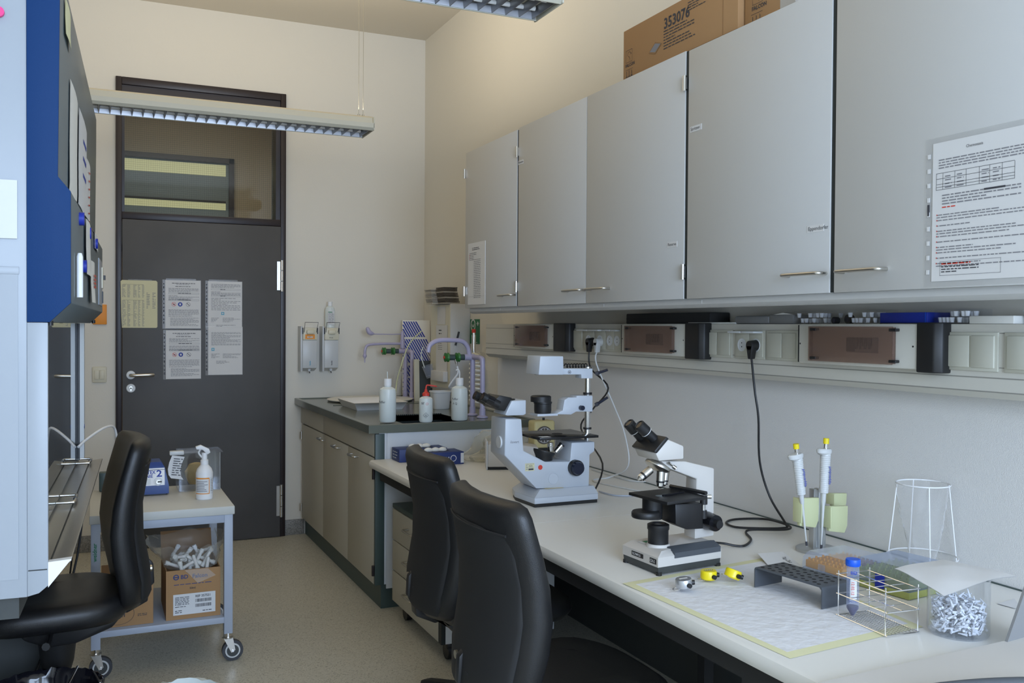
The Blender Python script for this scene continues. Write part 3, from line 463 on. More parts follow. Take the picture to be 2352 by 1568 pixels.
b = MB(); b.box(SF, SF+.02, yd[0], yd[2]-.002, .742, .856, 'cabinet_base', .001); build('front_panel', b, s)
for i, hy in ((0, oX(803, 1066, SF-.03).y), (1, oX(764, 1042, SF-.03).y), (2, oX(731, 1022, SF-.03).y)):
    b = MB(); b.box(SF, SF+.02, yd[i]+.0015, yd[i+1]-.0015, .122, .734, 'cabinet_base', .001); dd = build('door', b, s)
    b = MB(); pull(b, hy-.06, hy+.06, .705, SF, out=.028); build('handle', b, dd)
    if i != 1:
        for z in (.19, .66): b = MB(); y = yd[0]-.006 if i == 0 else yd[3]+.004; b.cyl((SF-.004, y, z-.025), (SF-.004, y, z+.025), .008, 'frame_brown' if i == 0 else 'steel'); build('hinge', b, dd)
b = MB(); z0, z1 = .862, .895; bx0, bx1, by0, by1 = -.70, -.35, 4.385, 4.79; g = 'worktop_green'
for x0, x1, y0, y1 in ((XS+.028, bx0, YP+.028, D-.03), (bx1, -.03, YP+.028, D-.03), (bx0, bx1, YP+.028, by0), (bx0, bx1, by1, D-.03)): b.box(x0, x1, y0, y1, z0, z1, g)
b.prism([(XS, z0-.002), (XS, .898), (XS+.003, .900), (XS+.022, .900), (XS+.028, z1), (XS+.028, z0-.002)], YP+.028, D-.001, g); b.prism([(YP, z0-.002), (YP, .898), (YP+.003, .900), (YP+.022, .900), (YP+.028, z1), (YP+.028, z0-.002)], XS, -.001, g, 'yz'); b.box(-.03, -.001, YP+.028, D-.001, z0, .900, g); b.box(XS+.028, -.03, D-.03, D-.001, z0, .900, g)
b.box(-.78, -.10, 5.50, 5.51, .894, .898, g); 
for i in range(30): b.box(bx0+.01+i*.0115, bx0+.017+i*.0115, by1-.004, by1+.004, .894, .899, 'sink_basin')
wt = solo('sink_worktop', 'dark green sink worktop with a raised rim', 'worktop', b)
b = MB(); b.box(bx0-.004, bx0, by0, by1, .66, .893, 'sink_basin'); b.box(bx1, bx1+.004, by0, by1, .66, .893, 'sink_basin'); b.box(bx0, bx1, by0-.004, by0, .66, .893, 'sink_basin'); b.box(bx0, bx1, by1, by1+.004, .66, .893, 'sink_basin'); b.box(bx0, bx1, by0, by1, .655, .66, 'sink_basin')
build('basin', b, wt)
ZS = .8955
b = MB(); b.lathe([(.10, 0), (.27, .006), (.275, .012), (.265, .014), (.10, .008)], 'foam_white', (-.47, 5.80, ZS), 40); solo('drying_board', 'oval cream board lying at the back of the sink top', 'board', b)
b = MB(); cx, cy = -.60, 5.30; o = [(-.155, -.20), (.155, -.20), (.155, .20), (-.155, .20)]
b.loft([[(cx+x*k, cy+y*k, ZS+z) for x, y in o] for k, z in ((.86, .0), (1, .042), (1.03, .044), (1.0, .046), (.95, .042), (.84, .006))], 'white'); solo('white_tray', 'white rectangular tray with raised sides beside the sink', 'tray', b, None)
def hbottle(label, u, v, r, h, nz, mtl='hdpe_clear', name='wash_bottle', lvl=None):
    p = oZ(u, v, .9); p += (Vector((p.x, p.y, 0))-Vector((CAM.x, CAM.y, 0))).normalized()*r*.8; t = thing(name, label, 'bottle', (p.x, p.y, .9005), 'wash bottles on the sink edge'); x, y, z = p.x, p.y, .9005
    b = MB(); b.lathe([(r*.88, 0), (r, .008), (r, h*.80), (r*.93, h*.88), (r*.6, h*.93), (r*.42, h*.945), (r*.42, h)], mtl, (x, y, z), 32); build('bottle_body', b, t)
    b = MB(); b.lathe([(r*.9, .003), (r*.95, .008), (r*.95, h*(lvl or .6))], 'fluid', (x, y, z), 28); build('liquid', b, t)
    return t, x, y, z
def front_frame(x, y, z, r, turn=0):
    d = camdir(x, y); a = atan2(d.y, d.x)+turn; n = Vector((-cos(a), -sin(a), 0)); return frame(Vector((x, y, z))+n*r, Vector((0, 0, 1)).cross(n), (0, 0, 1)), n
def ctext(b, t, h, x, y, z, r, m, turn=0, bold=False):  # lettering bent round a bottle
    vv, ff, w = text_geo(t, bold); k = h/.7; d = camdir(x, y); a0 = atan2(-d.y, -d.x)+turn
    out = []
    for v in vv: a = a0+(v.x-w/2)*k/r; out.append((x+(r+.0006)*cos(a), y+(r+.0006)*sin(a), z+v.y*k))
    b.add(out, ff, m)
t, x, y, z = hbottle('large clear wash bottle at the left of the sink edge', 890, 970, .042, .185, 0)
b = MB(); b.cyl((x, y, z+.180), (x, y, z+.215), .020, 'white'); build('cap', b, t); b = MB(); b.tube([(x, y, z+.21), (x-.002, y, z+.25)], .002, 'hdpe'); build('spout', b, t); b = MB(); ctext(b, 'Puffer', .012, x, y, z+.095, .042, 'ink_dark', -.75); build('handwriting', b, t)
t, x, y, z = hbottle('large wash bottle with handwriting and a bent white tube, right of the red-capped one', 1055, 966, .042, .185, 0)
b = MB(); b.cyl((x, y, z+.180), (x, y, z+.215), .020, 'white'); build('cap', b, t); b = MB(); b.tube(crom([(x, y, z+.21), (x, y, z+.245), (x-.008, y, z+.258), (x-.02, y, z+.254)], 5), .0028, 'white'); build('spout', b, t); b = MB(); ctext(b, 'Puffer', .011, x, y, z+.105, .042, 'ink_dark', -.6); ctext(b, 'A Q', .011, x, y, z+.082, .042, 'ink_dark', -.6); build('handwriting', b, t)
t, x, y, z = hbottle('small wash bottle with a red cap and red bent spout', 978, 970, .034, .135, 0)
b = MB(); b.lathe([(.018, .130), (.018, .143), (.009, .150), (.006, .163)], 'red', (x, y, z)); build('cap', b, t); b = MB(); b.tube(crom([(x, y, z+.155), (x+.002, y, z+.178), (x+.012, y-.002, z+.183), (x+.055, y-.01, z+.176)], 5), [.004]*15+[.0015], 'red'); build('spout', b, t)
b = MB(); M, n = front_frame(x, y, z, .034); b.ring2(M, .006, .092, .006, .0012, 'red', 16, lift=.0012); b.lines(M, -.022, -.006, .098, .006, 2, 'ink_dark', .5, 2, lift=.0035)
M2 = M @ Matrix.Translation((0, .036, .001)); 
for k in range(4): a, e = pi/2*k, pi/2*(k+1); b.add([M2 @ Vector(q) for q in ((.014*cos(a), .014*sin(a), 0), (.0125*cos(a), .0125*sin(a), 0), (.0125*cos(e), .0125*sin(e), 0), (.014*cos(e), .014*sin(e), 0))], [(0, 3, 2, 1)], 'ink_dark')
b.ring2(M2, 0, .003, .004, .0012, 'ink_dark', 8, 0); b.rect(M2, -.006, .006, -.005, -.003, 'ink_dark', 0); build('label_print', b, t)
# taps
def tap(label, u, v, h, kind):
    p = oZ(u, v, .9); x, y, z = p.x, p.y, .897; y2 = y-.14
    t = thing('laboratory_tap', label, 'tap', (x, y, z), 'lilac laboratory taps'); q = p; zz = z+h
    b = MB()
    for yy in (y, y2): b.lathe([(.030, 0), (.030, .006), (.017, .012), (.017, .045), (.015, .046)], 'lilac', (x, yy, z))
    b.cyl((x, y, z+.04), (x, y, zz), .0135, 'lilac'); b.tube(crom([(x, y2, z+.04), (x, y2, zz-.03), (x, y2+.012, zz-.008), (x, y2+.035, zz), (x, y, zz)], 6), .0135, 'lilac', 12); build('standpipe', b, t)
    b = MB(); b.cyl((x, y, zz), (x-.05, y+.0, zz), .017, 'lilac'); b.ball((x, y, zz), .019, 'lilac'); build('valve_body', b, t)
    for k in (0, 1):
        b = MB(); x1 = x-.045-k*.062; b.cyl((x1, y, zz), (x1-.045, y, zz), .016, 'green_edge'); b.lathe([(.020, 0), (.026, .004), (.022, .014), (.026, .022), (.018, .026)], 'green_handle', (x1-.030, y, zz), 10, (-1, 0, 0)); 
        if k: b.cyl((x1-.056, y, zz), (x1-.060, y, zz), .008, 'red')
        build('tap_handle', b, t)
    b = MB()
    if kind == 0:
        b.tube(crom([(x-.022, y, zz+.01), (x-.022, y, zz+.045), (x-.06, y, zz+.05), (x-.24, y, zz+.045), (x-.275, y, zz+.02), (x-.28, y, zz-.02)], 6), .009, 'lilac', 10); b.lathe([(.008, 0), (.013, -.01), (.013, -.02), (.006, -.03), (.004, -.032), (.005, -.036), (.003, -.04), (.004, -.046), (.003, -.06)][::-1], 'lilac', (x-.28, y, zz-.015)); build('spout', b, t)
        b = MB(); b.lathe([(.016, 0), (.016, .05), (.012, .055), (.012, .11), (.006, .115)], 'lilac', (x-.022, y, zz+.02)); b.tube([(x-.022, y, zz+.115), (x-.10, y, zz+.112), (x-.22, y, zz+.114)], .0035, 'lilac'); b.tube(crom([(x-.215, y, zz+.114), (x-.25, y, zz+.125), (x-.265, y, zz+.16)], 6), [.004, .006, .010, .013, .015, .016, .016, .016, .015, .014, .013, .010, .004], 'lilac', 10); build('lever', b, t)
    else:
        b.tube(crom([(x-.02, y, zz+.01), (x-.03, y, zz+.055), (x-.06, y, zz+.085), (x-.12, y, zz+.092), (x-.20, y, zz+.09), (x-.245, y, zz+.065), (x-.255, y, zz+.028)], 6), .0125, 'lilac', 12); build('spout', b, t)
        b = MB(); b.cyl((x-.10, y, zz-.01), (x-.094, y, zz-.032), .008, 'chrome'); b.cyl((x-.094, y, zz-.032), (x-.090, y, zz-.047), .005, 'chrome'); b.tube(crom([(x-.09, y, zz-.047), (x-.085, y, zz-.085), (x-.11, y+.02, zz-.13), (x-.125, y+.03, zz-.16), (x-.10, y+.05, zz-.17), (x-.05, y+.06, zz-.15)], 6), .005, 'white', 8); plabel(build('hose', b, t), 'white hose')
    return t
tap('far lilac tap with a long thin lever and a drooping nozzle', 931, 912, oY(931, 806, oZ(931, 912, .9).y).z-.897, 0)
tap('near lilac tap with a curved spout and a white hose', 1085, 952, oY(1085, 820, oZ(1085, 952, .9).y).z-.897, 1)
# striped package leaning in the corner
b = MB(); cx, cy = -.055, 5.965; w, h = .19, .53; M = frame((cx-.15, cy-.02, ZS+.0), (1, -.25, 0), (.16, .12, 1)); zn = M.to_3x3() @ Vector((0, 0, 1))
b.M = M; b.box(0, w, .02, h, -.02, 0, 'foam_white', .004)
for i in range(-14, 12):
    for sgn in (0, 1):
        y0 = (.02 if sgn == 0 else h*.45); y1 = h*.43 if sgn == 0 else h; x0 = i*.0165; pts = []
        for (ya, yb2) in ((y0, y0+(y1-y0)*.55), (y0+(y1-y0)*.6, y1-.01)):
            q0 = x0+(h-ya)*.55-.10; q1 = x0+(h-yb2)*.55-.10
            ys = [ya, yb2]; xs = [q0, q1]; lo, hi = .0, w-.006
            if q0 < lo and q1 < lo or q0 > hi and q1 > hi: continue
            def cl(x): return min(max(x, lo), hi)
            f = lambda x: ya+(q0-x)/(q0-q1)*(yb2-ya)
            ya2, yb3 = (f(cl(q0)), f(cl(q1))); b.add([(cl(q0), ya2, .0012), (min(cl(q0)+.0105, w-.001), ya2, .0012), (min(cl(q1)+.0105, w-.001), yb3, .0012), (cl(q1), yb3, .0012)], [(0, 1, 2, 3)], 'navy_stripe')
b.M = Matrix(); solo('striped_package', 'white package with slanting dark blue stripes leaning behind the far tap', 'package', b)
t = thing('plastic_beaker', 'small clear plastic beaker hanging upside down before the striped package', 'beaker', (-.2, 5.18, 1.05)); p = oX(985, 852, -.168); ax = Vector((.3, 0, -.95)).normalized()
b = MB(); b.lathe([(.026, -.04), (.027, -.036), (.033, .035), (.035, .037), (.032, .037), (.026, -.03)], 'lid_clear', p, 24, -ax); build('cup', b, t); b = MB(); b.tube(crom([p+Vector((-.028, 0, .02)), p+Vector((-.045, .02, .10)), p+Vector((-.03, .03, .15))], 5), .003, 'hdpe'); build('handle', b, t)
b = MB(); b.tube(crom([oZ(908, 925, .899), oY(866+45, 880, 5.6), oY(922, 838, 5.6), oY(940, 790, 5.6), oY(968, 760, 5.6)], 6), .004, 'pale_green'); solo('bent_tube', 'pale bent plastic tube standing between the far tap and the striped package', 'tube', b)
# bottle brush + stand
t = thing('bottle_brush', 'white bottle brush leaning behind the left wash bottle', 'brush', (-.28, 5.85, ZS)); p0 = oY(905, 905, 5.85); p1 = oY(925, 822, 5.85); b = MB(); b.tube([p0, p1], .002, 'steel'); build('rod', b, t)
b = MB(); ax = (p1-p0).normalized(); e1 = ax.orthogonal().normalized(); e2 = ax.cross(e1)
for k in range(26):
    c = p0+(p1-p0)*(.05+.6*k/26)
    for j in range(10): a = j*pi/5+k*.3; b.cyl(c, c+(e1*cos(a)+e2*sin(a))*.026, .0009, 'foam_white', n=4)
build('bristles', b, t)
b = MB(); p = oZ(1018, 938, .9); x, y = p.x, p.y+.05; b.loft([[(x+a*k, y+e*k2, ZS+z) for a, e in [(.055*abs(cos(q))**.5*(1 if cos(q) > 0 else -1), .055*abs(sin(q))**.5*(1 if sin(q) > 0 else -1)) for q in [2*pi*j/28 for j in range(28)]]] for k, k2, z in ((.80, .80, 0), (.86, .86, .006), (1, 1, .095), (1.08, 1.08, .097), (1.08, 1.08, .104), (.98, .98, .104), (.80, .80, .01))], 'white_plastic'); solo('white_tub', 'white plastic tub standing left of the near tap', 'tub', b)
b = MB(); p = oZ(962, 910, .9); b.box(p.x-.01, p.x+.02, p.y, p.y+.02, ZS, ZS+.03, 'red', .004); solo('red_clip', 'small red piece behind the red-capped bottle', 'clip', b)
# tall dispenser at right wall
t = thing('towel_dispenser', 'tall grey towel cabinet on the right wall by the corner', 'dispenser', (-.12, 5.3, 1.0))
px0 = -.13; py0 = 5.235; b = MB(); b.box(px0, -.001, py0, 5.60, .985, 1.515, 'cabinet', .004); b.box(px0-.002, px0, py0+.004, 5.59, 1.0, 1.51, 'cream_plastic'); b.box(px0-.0, -.02, py0-.001, py0, 1.18, 1.182, 'groove'); build('body', b, t)
b = MB(); X = px0-.003; b.box(X-.001, X, 5.32, 5.46, 1.39, 1.50, 'paper'); b.box(X-.0018, X-.001, 5.28, 5.48, 1.10, 1.385, 'paper'); b.tube(crom([(X-.002, 5.32, 1.10), (X-.01, 5.32, 1.08), (X-.03, 5.32, 1.07)], 3), .001, 'paper'); M = frame((X-.0018, 5.46, 1.10), (0, -1, 0), (0, 0, 1)); b.lines(M, .03, .08, .25, .02, 2, 'ink_dark', .3, 1); b.lines(M, .02, .09, .17, .012, 4, 'ink', .3, 2); plabel(build('note', b, t), 'white notes')
b = MB(); b.box(X-.03, X, 5.27, 5.50, 1.04, 1.102, 'paper', .002); plabel(build('towel_end', b, t), 'white paper end hanging out')
b = MB(); b.box(-.13, -.06, 5.10, 5.14, .90, 1.03, 'cab_side'); 
b = MB(); p = oX(1048, 790, -.13); q = oX(1056, 762, -.13); b.tube([(-.100, 5.228, p.z-.01), (-.078, 5.228, q.z)], .006, 'black'); b.tube([(-.100, 5.229, p.z-.01), (-.110, 5.233, p.z-.05)], .001, 'steel'); solo('black_marker', 'black pen hanging at the side of the towel cabinet', 'pen', b)
def stack(label, x0, x1, y0, y1, z0, n, m, dx, m2):
    t = thing('towel_stack', label, 'paper towels', ((x0+x1)/2, (y0+y1)/2, z0), 'folded towels on the cabinet'); b = MB(); R = random.Random(n)
    for i in range(n): o = dx*i/n+R.uniform(-.002, .002); b.box(x0+o, x1+o, y0+R.uniform(-.002, .002), y1, z0+i*.0085, z0+i*.0085+.007, m if i % 4 else m2, .002)
    build('towels', b, t)
stack('pale folded towels, left stack on the towel cabinet', oY(991, 675, 5.42).x, oY(1022, 675, 5.42).x, 5.40, 5.52, 1.5155, 11, 'towel_grey', -.012, 'ceiling_paint'); stack('dark folded towels, right stack on the towel cabinet', oY(1021, 675, 5.27).x, oY(1054, 675, 5.27).x, 5.25, 5.38, 1.5155, 12, 'towel_dark', -.020, 'towel_grey')
# leaning grey boards behind tub
b = MB(); b.M = frame((-.20, 5.64, ZS), (1, 0, 0), (.10, .06, 1)); b.box(0, .10, 0, .26, -.012, 0, 'hood_dark'); b.box(-.02, .012, 0, .27, -.014, .004, 'cream_plastic'); b.M = Matrix(); solo('leaning_board', 'dark board with a cream edge leaning below the towel cabinet', 'board', b)
# eyewash
b = MB(); p = oX(1079, 733, -.003); q = oX(1101, 790, -.003); b.box(-.003, 0, q.y, p.y, q.z, p.z, 'sign_green'); M = frame((-.003, p.y, q.z), (0, -1, 0), (0, 0, 1)); w = p.y-q.y; h = p.z-q.z; b.ring2(M, w*.36, h*.76, w*.24, w*.06, 'paper'); b.ring2(M, w*.36, h*.80, w*.12, w*.05, 'paper', 12, a0=pi, a1=2*pi); b.rect(M, w*.72, w*.96, h*.80, h*.84, 'paper'); b.rect(M, w*.80, w*.88, h*.74, h*.90, 'paper'); b.lines(M, w*.2, w*.9, h*.05, .008, 1, 'paper', .4, 2)
solo('eyewash_sign', 'green eye wash sign with a white cross on the wall', 'sign', b)
t = thing('eye_shower', 'chrome eye shower with a red tip and coiled white hose on the wall', 'eye shower', (-.04, 4.9, 1.2)); YE = 4.93; XE = -.045
p0 = oX(1088, 812, XE); p1 = oX(1085, 764, XE); b = MB(); b.cyl((XE, p0.y, p0.z), (XE, p0.y, p1.z-.012), .013, 'chrome'); b.cyl((XE, p0.y, p1.z-.012), (XE, p0.y, p1.z), .009, 'chrome'); build('handpiece', b, t); b = MB(); b.cyl((XE, p0.y, p1.z-.0), (XE, p0.y, p1.z+.022), .012, 'red'); build('red_tip', b, t)
q = oX(1108, 818, -.01); b = MB(); b.cyl((-.001, q.y, q.z), (-.03, q.y, q.z), .024, 'chrome'); b.cyl((-.03, q.y, q.z), (XE-.005, p0.y, p0.z-.002), .012, 'cream_plastic'); build('wall_bracket', b, t)
b = MB(); pts = []; n = 9; c0 = oX(1095, 832, XE); c1 = oX(1095, 925, XE)
for i in range(n*14+1): a = 2*pi*i/14; f = i/(n*14); pts.append((XE-.002+.036*cos(a), c0.y+.055*sin(a), c0.z+(c1.z-c0.z)*f))
b.tube([(XE, p0.y, p0.z)]+pts, .0062, 'foam_white', 8); build('coiled_hose', b, t)
# soap dispensers
def soap(label, x0, z0, lab, bottle):
    t = thing('soap_dispenser', label, 'dispenser', (x0+.05, D-.05, z0), 'wall dispensers by the door'); x1 = x0+.092; zt = z0+.285; y0 = D-.095
    b = MB(); b.box(x0-.012, x0, y0+.0, D, z0, zt+.01, 'dispenser', .001); b.box(x0, x1, y0-.006, D-.02, z0+.022, z0+.205, 'dispenser', .003); b.prism([(y0, z0+.022), (D-.02, z0+.0), (D-.02, z0+.022)], x0, x1, 'cabinet', 'yz'); b.box(x0, x1, D-.02, D, z0, zt, 'dispenser'); build('body', b, t)
    b = MB(); b.box(x0+.001, x1+.003, y0-.010, D-.02, z0+.205, zt, 'cream_plastic', .005); b.box(x0+.022, x0+.072, y0-.028, y0-.008, zt-.042, zt-.012, 'cream_plastic', .008); build('pump_head', b, t)
    b = MB(); zl = zt+.035; b.tube([(x0+.008, y0-.01, zt-.03), (x0+.012, y0-.02, zl), (x0+.098, y0-.02, zl), (x0+.088, y0-.01, zt-.03)], .002, 'ink_dark', 6); b.box(x0-.002, x0+.003, y0-.012, y0+.004, zt-.04, zt, 'black'); b.box(x1+.001, x1+.006, y0-.012, y0+.004, zt-.04, zt, 'black'); build('arm_lever', b, t)
    b = MB(); M = frame((x0, y0-.0105, z0), (1, 0, 0), (0, 0, 1))
    if lab: b.rect(M, .015, .078, .212, .242, 'orange'); b.rect(M, .028, .064, .220, .229, 'paper', .001); b.text('SEPT', .007, M @ Matrix.Translation((.034, .221, 0)), 'ink_dark', lift=.0015)
    else: b.text('Hand', .008, M @ Matrix.Translation((.03, .217, 0)), 'ink_dark')
    M2 = frame((x0+.052, y0-.0068, z0+.04), (0, 0, 1), (-1, 0, 0)); b.text('bode', .010, M2, 'cyan' if lab else 'ink_dark', bold=True); build('label_print', b, t)
    b = MB(); b.cyl((x0+.05, y0+.03, z0+.022), (x0+.05, y0+.03, z0-.0), .012, 'white_plastic', .007); b.cyl((x0+.05, y0+.03, z0+.002), (x0+.054, y0+.03, z0-.013), .003, 'ink_dark'); build('outlet', b, t); return t
soap('left wall dispenser with an orange label', -.862, 1.078, True, False); soap('right wall dispenser with the tall bottle standing behind it', -.720, 1.078, False, True)
t = thing('refill_bottle', 'clear bottle with a white cap standing in the right wall dispenser', 'bottle', (-.67, D-.045, 1.36)); x, y, z = -.672, D-.046, 1.364
b = MB(); b.lathe([(.032, 0), (.032, .115), (.026, .135), (.014, .142), (.014, .146)], 'hdpe_clear', (x, y, z)); build('bottle_body', b, t); b = MB(); b.cyl((x, y, z+.145), (x, y, z+.172), .016, 'white'); build('cap', b, t)
b = MB(); M = frame((x-.022, y-.0335, z+.02), (1, 0, 0), (0, 0, 1)); b.rect(M, 0, .044, 0, .090, 'paper'); b.rect(M, .003, .03, .080, .085, 'green', .001); b.lines(M, .004, .04, .072, .007, 9, 'ink', .35, 3, lift=.001); build('label', b, t)
# ================================================================ bench
b = MB(); XB = -.893
def top(y0, y1):
    b.prism([(-.012, HB), (XB+.014, HB), (XB+.005, HB-.004), (XB, HB-.014), (XB, HB-.026), (XB+.006, HB-.036), (XB+.02, HB-.040), (-.012, HB-.040)], y0, y1, 'bench_top')
top(2.7165, YP-.002); top(.90, 2.7135); b.box(XB+.003, -.012, 2.7136, 2.7164, HB-.04, HB-.0012, 'groove'); b.box(-.012, -.001, .9, YP-.002, HB-.03, HB+.003, 'green_edge')
t = thing('laboratory_bench', 'long bench with an off-white rounded top on a dark frame', 'bench', (-.4, 2.5, 0)); build('bench_top', b, t)
b = MB(); b.box(-.84, -.80, .9, YP-.01, .635, HB-.041, 'black_matt'); b.box(-.12, -.08, .9, YP-.01, .635, HB-.041, 'black_matt'); build('beam', b, t)
for y in (2.70, 1.55, .95): b = MB(); b.box(-.84, -.80, y-.02, y+.02, 0, .635, 'black_matt'); b.box(-.12, -.08, y-.02, y+.02, 0, .635, 'black_matt'); b.box(-.84, -.08, y-.02, y+.02, 0, .04, 'black_matt'); build('leg', b, t)
b = MB(); b.box(-.03, -.008, .9, YP-.01, .0, .69, 'hood_dark'); build('back_panel', b, t)
# drawer pedestal
t = thing('drawer_pedestal', 'grey rolling pedestal with three drawers under the bench', 'pedestal', (-.5, 3.8, 0)); x0, x1, y0, y1 = -.815, -.30, 3.50, 4.17
b = MB(); b.box(x0+.02, x1, y0, y1, .085, .525, 'cab_side', .002); b.box(x0+.0, x1, y0, y1, .525, .545, 'green_edge', .001); b.box(x0+.002, x0+.02, y0, y0+.035, .085, .525, 'dark_gap'); build('body', b, t)
for z0, z1 in ((.378, .520), (.235, .372), (.088, .229)):
    b = MB(); b.box(x0, x0+.018, y0+.036, y1, z0, z1, 'cabinet_base', .001); dr = build('drawer', b, t); b = MB(); pull(b, 3.80, 3.93, (z0+z1)/2+.018, x0, 'nickel'); build('handle', b, dr)
for x, y in ((x0+.06, y0+.06), (x0+.06, y1-.06), (x1-.06, y0+.06), (x1-.06, y1-.06)):
    b = MB(); b.cyl((x-.013, y+.01, .036), (x+.013, y+.01, .036), .036, 'black'); b.cyl((x, y, .06), (x, y, .086), .012, 'black'); b.box(x-.016, x+.016, y-.02, y+.02, .045, .075, 'black', .006); build('caster', b, t)
Zb = HB+.0005
# ---- glove boxes
def glovebox(label, x0, x1, y0, y1, h, seed):
    t = thing('glove_box', label, 'box', ((x0+x1)/2, (y0+y1)/2, Zb), 'dark blue glove boxes on the bench'); b = MB(); b.box(x0, x1, y0, y1, Zb, Zb+h, 'navy_print', .002)
    M = frame((x0, y0-.0003, Zb), (1, 0, 0), (0, 0, 1)); w = x1-x0; b.ring2(M, w*.78, h*.5, h*.26, .003, 'paper', 20); b.rect(M, w*.93, w*.995, h*.1, h*.9, 'cab_side'); b.text('M', h*.3, M @ Matrix.Translation((w*.62, h*.35, 0)), 'paper'); M = frame((x0-.0003, y1, Zb), (0, -1, 0), (0, 0, 1)); b.lines(M, .02, .09, h*.7, .014, 3, 'cab_side', .3, seed)
    b.add([(((x0+x1)/2+.07*cos(a)), (y0+y1)/2+.025*sin(a), Zb+h+.0006) for a in [2*pi*j/20 for j in range(20)]], [tuple(range(20))], 'hole'); build('carton', b, t)
    b = MB(); R = random.Random(seed); cx, cy = (x0+x1)/2, (y0+y1)/2
    for k in range(3): b.loft([[(cx+(k-1)*.035+(.022*cos(a)+R.uniform(-.003, .003))*q, cy+(.014*sin(a))*q, Zb+h+z) for a in [2*pi*j/10 for j in range(10)]] for q, z in ((.8, -.004), (1, .006), (.7, .014), (.2, .018))], 'foam_white')
    build('glove_tips', b, t)
glovebox('dark blue glove box at the bench end, behind its twin', -.785, -.545, 4.165, 4.285, .060, 4); glovebox('dark blue glove box in front, nearer the black chair', -.755, -.515, 4.02, 4.145, .058, 5)
# ---- clear plastic bag behind the microscope
b = MB(); R = random.Random(7)
for k in range(3):
    cx, cy = -.40+.05*k, 4.10-.03*k; rings = []
    for i in range(9):
        f = i/8; r = .10*(1-f*.5)*(1+.2*sin(f*9+k)); rings.append([(cx+f*.06+(r*cos(a)*(1+R.uniform(-.22, .22))), cy+r*.6*sin(a)*(1+R.uniform(-.22, .22)), Zb+.002+f*.135+R.uniform(0, .008)) for a in [2*pi*j/14 for j in range(14)]])
    b.loft(rings, 'bag_film')
solo('plastic_bag', 'crumpled clear plastic bag on the bench behind the inverted microscope', 'bag', b)
# ---- grey cone-shaped unit behind the microscope
t = thing('power_unit', 'beige wedge-shaped unit standing left behind the inverted microscope', 'instrument', (-.36, 3.8, Zb)); b = MB()
b.M = Matrix.Translation((-.37, 3.83, Zb)) @ Matrix.Rotation(-.35, 4, 'Z'); b.prism([(-.10, .012), (-.10, .115), (-.04, .128), (.13, .10), (.13, .012)], -.06, .06, 'scope_beige', 'xz', .006); b.box(-.10, .13, -.055, .055, 0, .012, 'black_matt'); b.box(-.106, -.099, -.064, .064, .0, .13, 'cab_side', .003); b.box(-.06, -.035, -.062, -.058, .085, .10, 'green'); b.M = Matrix(); build('housing', b, t)
# ---- timer
t = thing('lab_timer', 'yellowish clock timer standing on the bench behind the microscope stage', 'timer', (-.02, 4.2, Zb)); p = oY(1250, 1030, 4.0); x, y = p.x, 4.03; zq = p.z; b = MB(); hh = oY(1250, 966, 4.0).z-Zb; b.box(x-.052, x+.06, y-.03, y+.05, zq, Zb+hh, 'timer_yellow', .012, 3); b.box(x-.045, x+.045, y-.03, y+.045, zq-.008, zq+.004, 'black_matt'); build('case', b, t)
b = MB(); q = Vector((x-.002, y-.0305, zq+.066)); b.lathe([(.044, 0), (.044, .003), (.040, .004)], 'towel_dark', q, 28, (0, -1, 0)); M = frame(q+Vector((0, -.0045, 0)), (1, 0, 0), (0, 0, 1)); b.ring2(M, 0, 0, .037, .002, 'paper', 24)
for k in range(12): a = k*pi/6; b.add([M @ Vector((r*cos(a+d), r*sin(a+d), .001)) for r, d in ((.024, -.05), (.034, -.05), (.034, .05), (.024, .05))], [(0, 1, 2, 3)], 'paper')
b.rect(M, -.0012, .0012, -.012, .034, 'steel', .002); build('dial', b, t)
b = MB(); b.cyl((x+.01, y, Zb+hh), (x+.01, y, Zb+hh+.012), .006, 'black'); build('button', b, t)
b = MB(); q = oZ(1195, 1047, Zb); b.box(-.20, -.02, 3.94, 4.10, Zb, zq-.0085, 'steel', .002)
for i in range(8): b.box(-.19+i*.02, -.18+i*.02, 3.9395, 3.9405, Zb+.01, zq-.015, 'towel_dark')
solo('perforated_tray', 'small perforated metal tray behind the microscope', 'tray', b)
# ================================================================ inverted microscope (side view profile on the plane y = YI)
YI = 2.98
t = thing('inverted_microscope', 'large pale grey inverted microscope with a lamp arm on a chrome column', 'microscope', (-.53, 3.04, Zb))
P = lambda u, v, y=YI: (lambda p: (p.x, p.z))(oY(u, v, y))
yA, yB = YI, YI+.13
b = MB(); pts = [P(*q) for q in ((1161, 962), (1198, 962), (1203, 1035), (1252, 1060), (1310, 1060), (1313, 1016), (1366, 1014), (1366, 1036), (1355, 1044), (1353, 1118), (1232, 1122), (1159, 1046))]; b.prism(pts, yA, yB, 'scope_light', 'xz', .004); build('body', b, t)
b = MB(); z0 = Zb; fr = [P(*q, 2.945) for q in ((1228, 1163), (1228, 1152), (1262, 1124), (1374, 1126), (1374, 1156))]
xL, xR = P(1228, 1155, 2.945)[0], P(1374, 1150, 2.945)[0]; xt = oZ(1176, 1143, Zb)
foot = [(xL, 2.945), (xR, 2.945), (xR, 3.14), (xt.x+.01, 3.17), (xt.x-.012, 3.10)]; b.prism(foot, Zb+.012, Zb+.034, 'scope_light', 'xy', .003)
b.loft([[(x, y, Zb+.034) for x, y in foot], [(x+(.035 if x < -.55 else -.004), y+(.028 if y < 3.0 else -.01), Zb+.058) for x, y in foot]], 'scope_light'); build('base', b, t)
b = MB(); b.prism([(x*.985+-.53*.015, y+(.004 if y < 3 else -.004)) for x, y in foot], Zb, Zb+.012, 'black', 'xy'); build('base_pad', b, t)
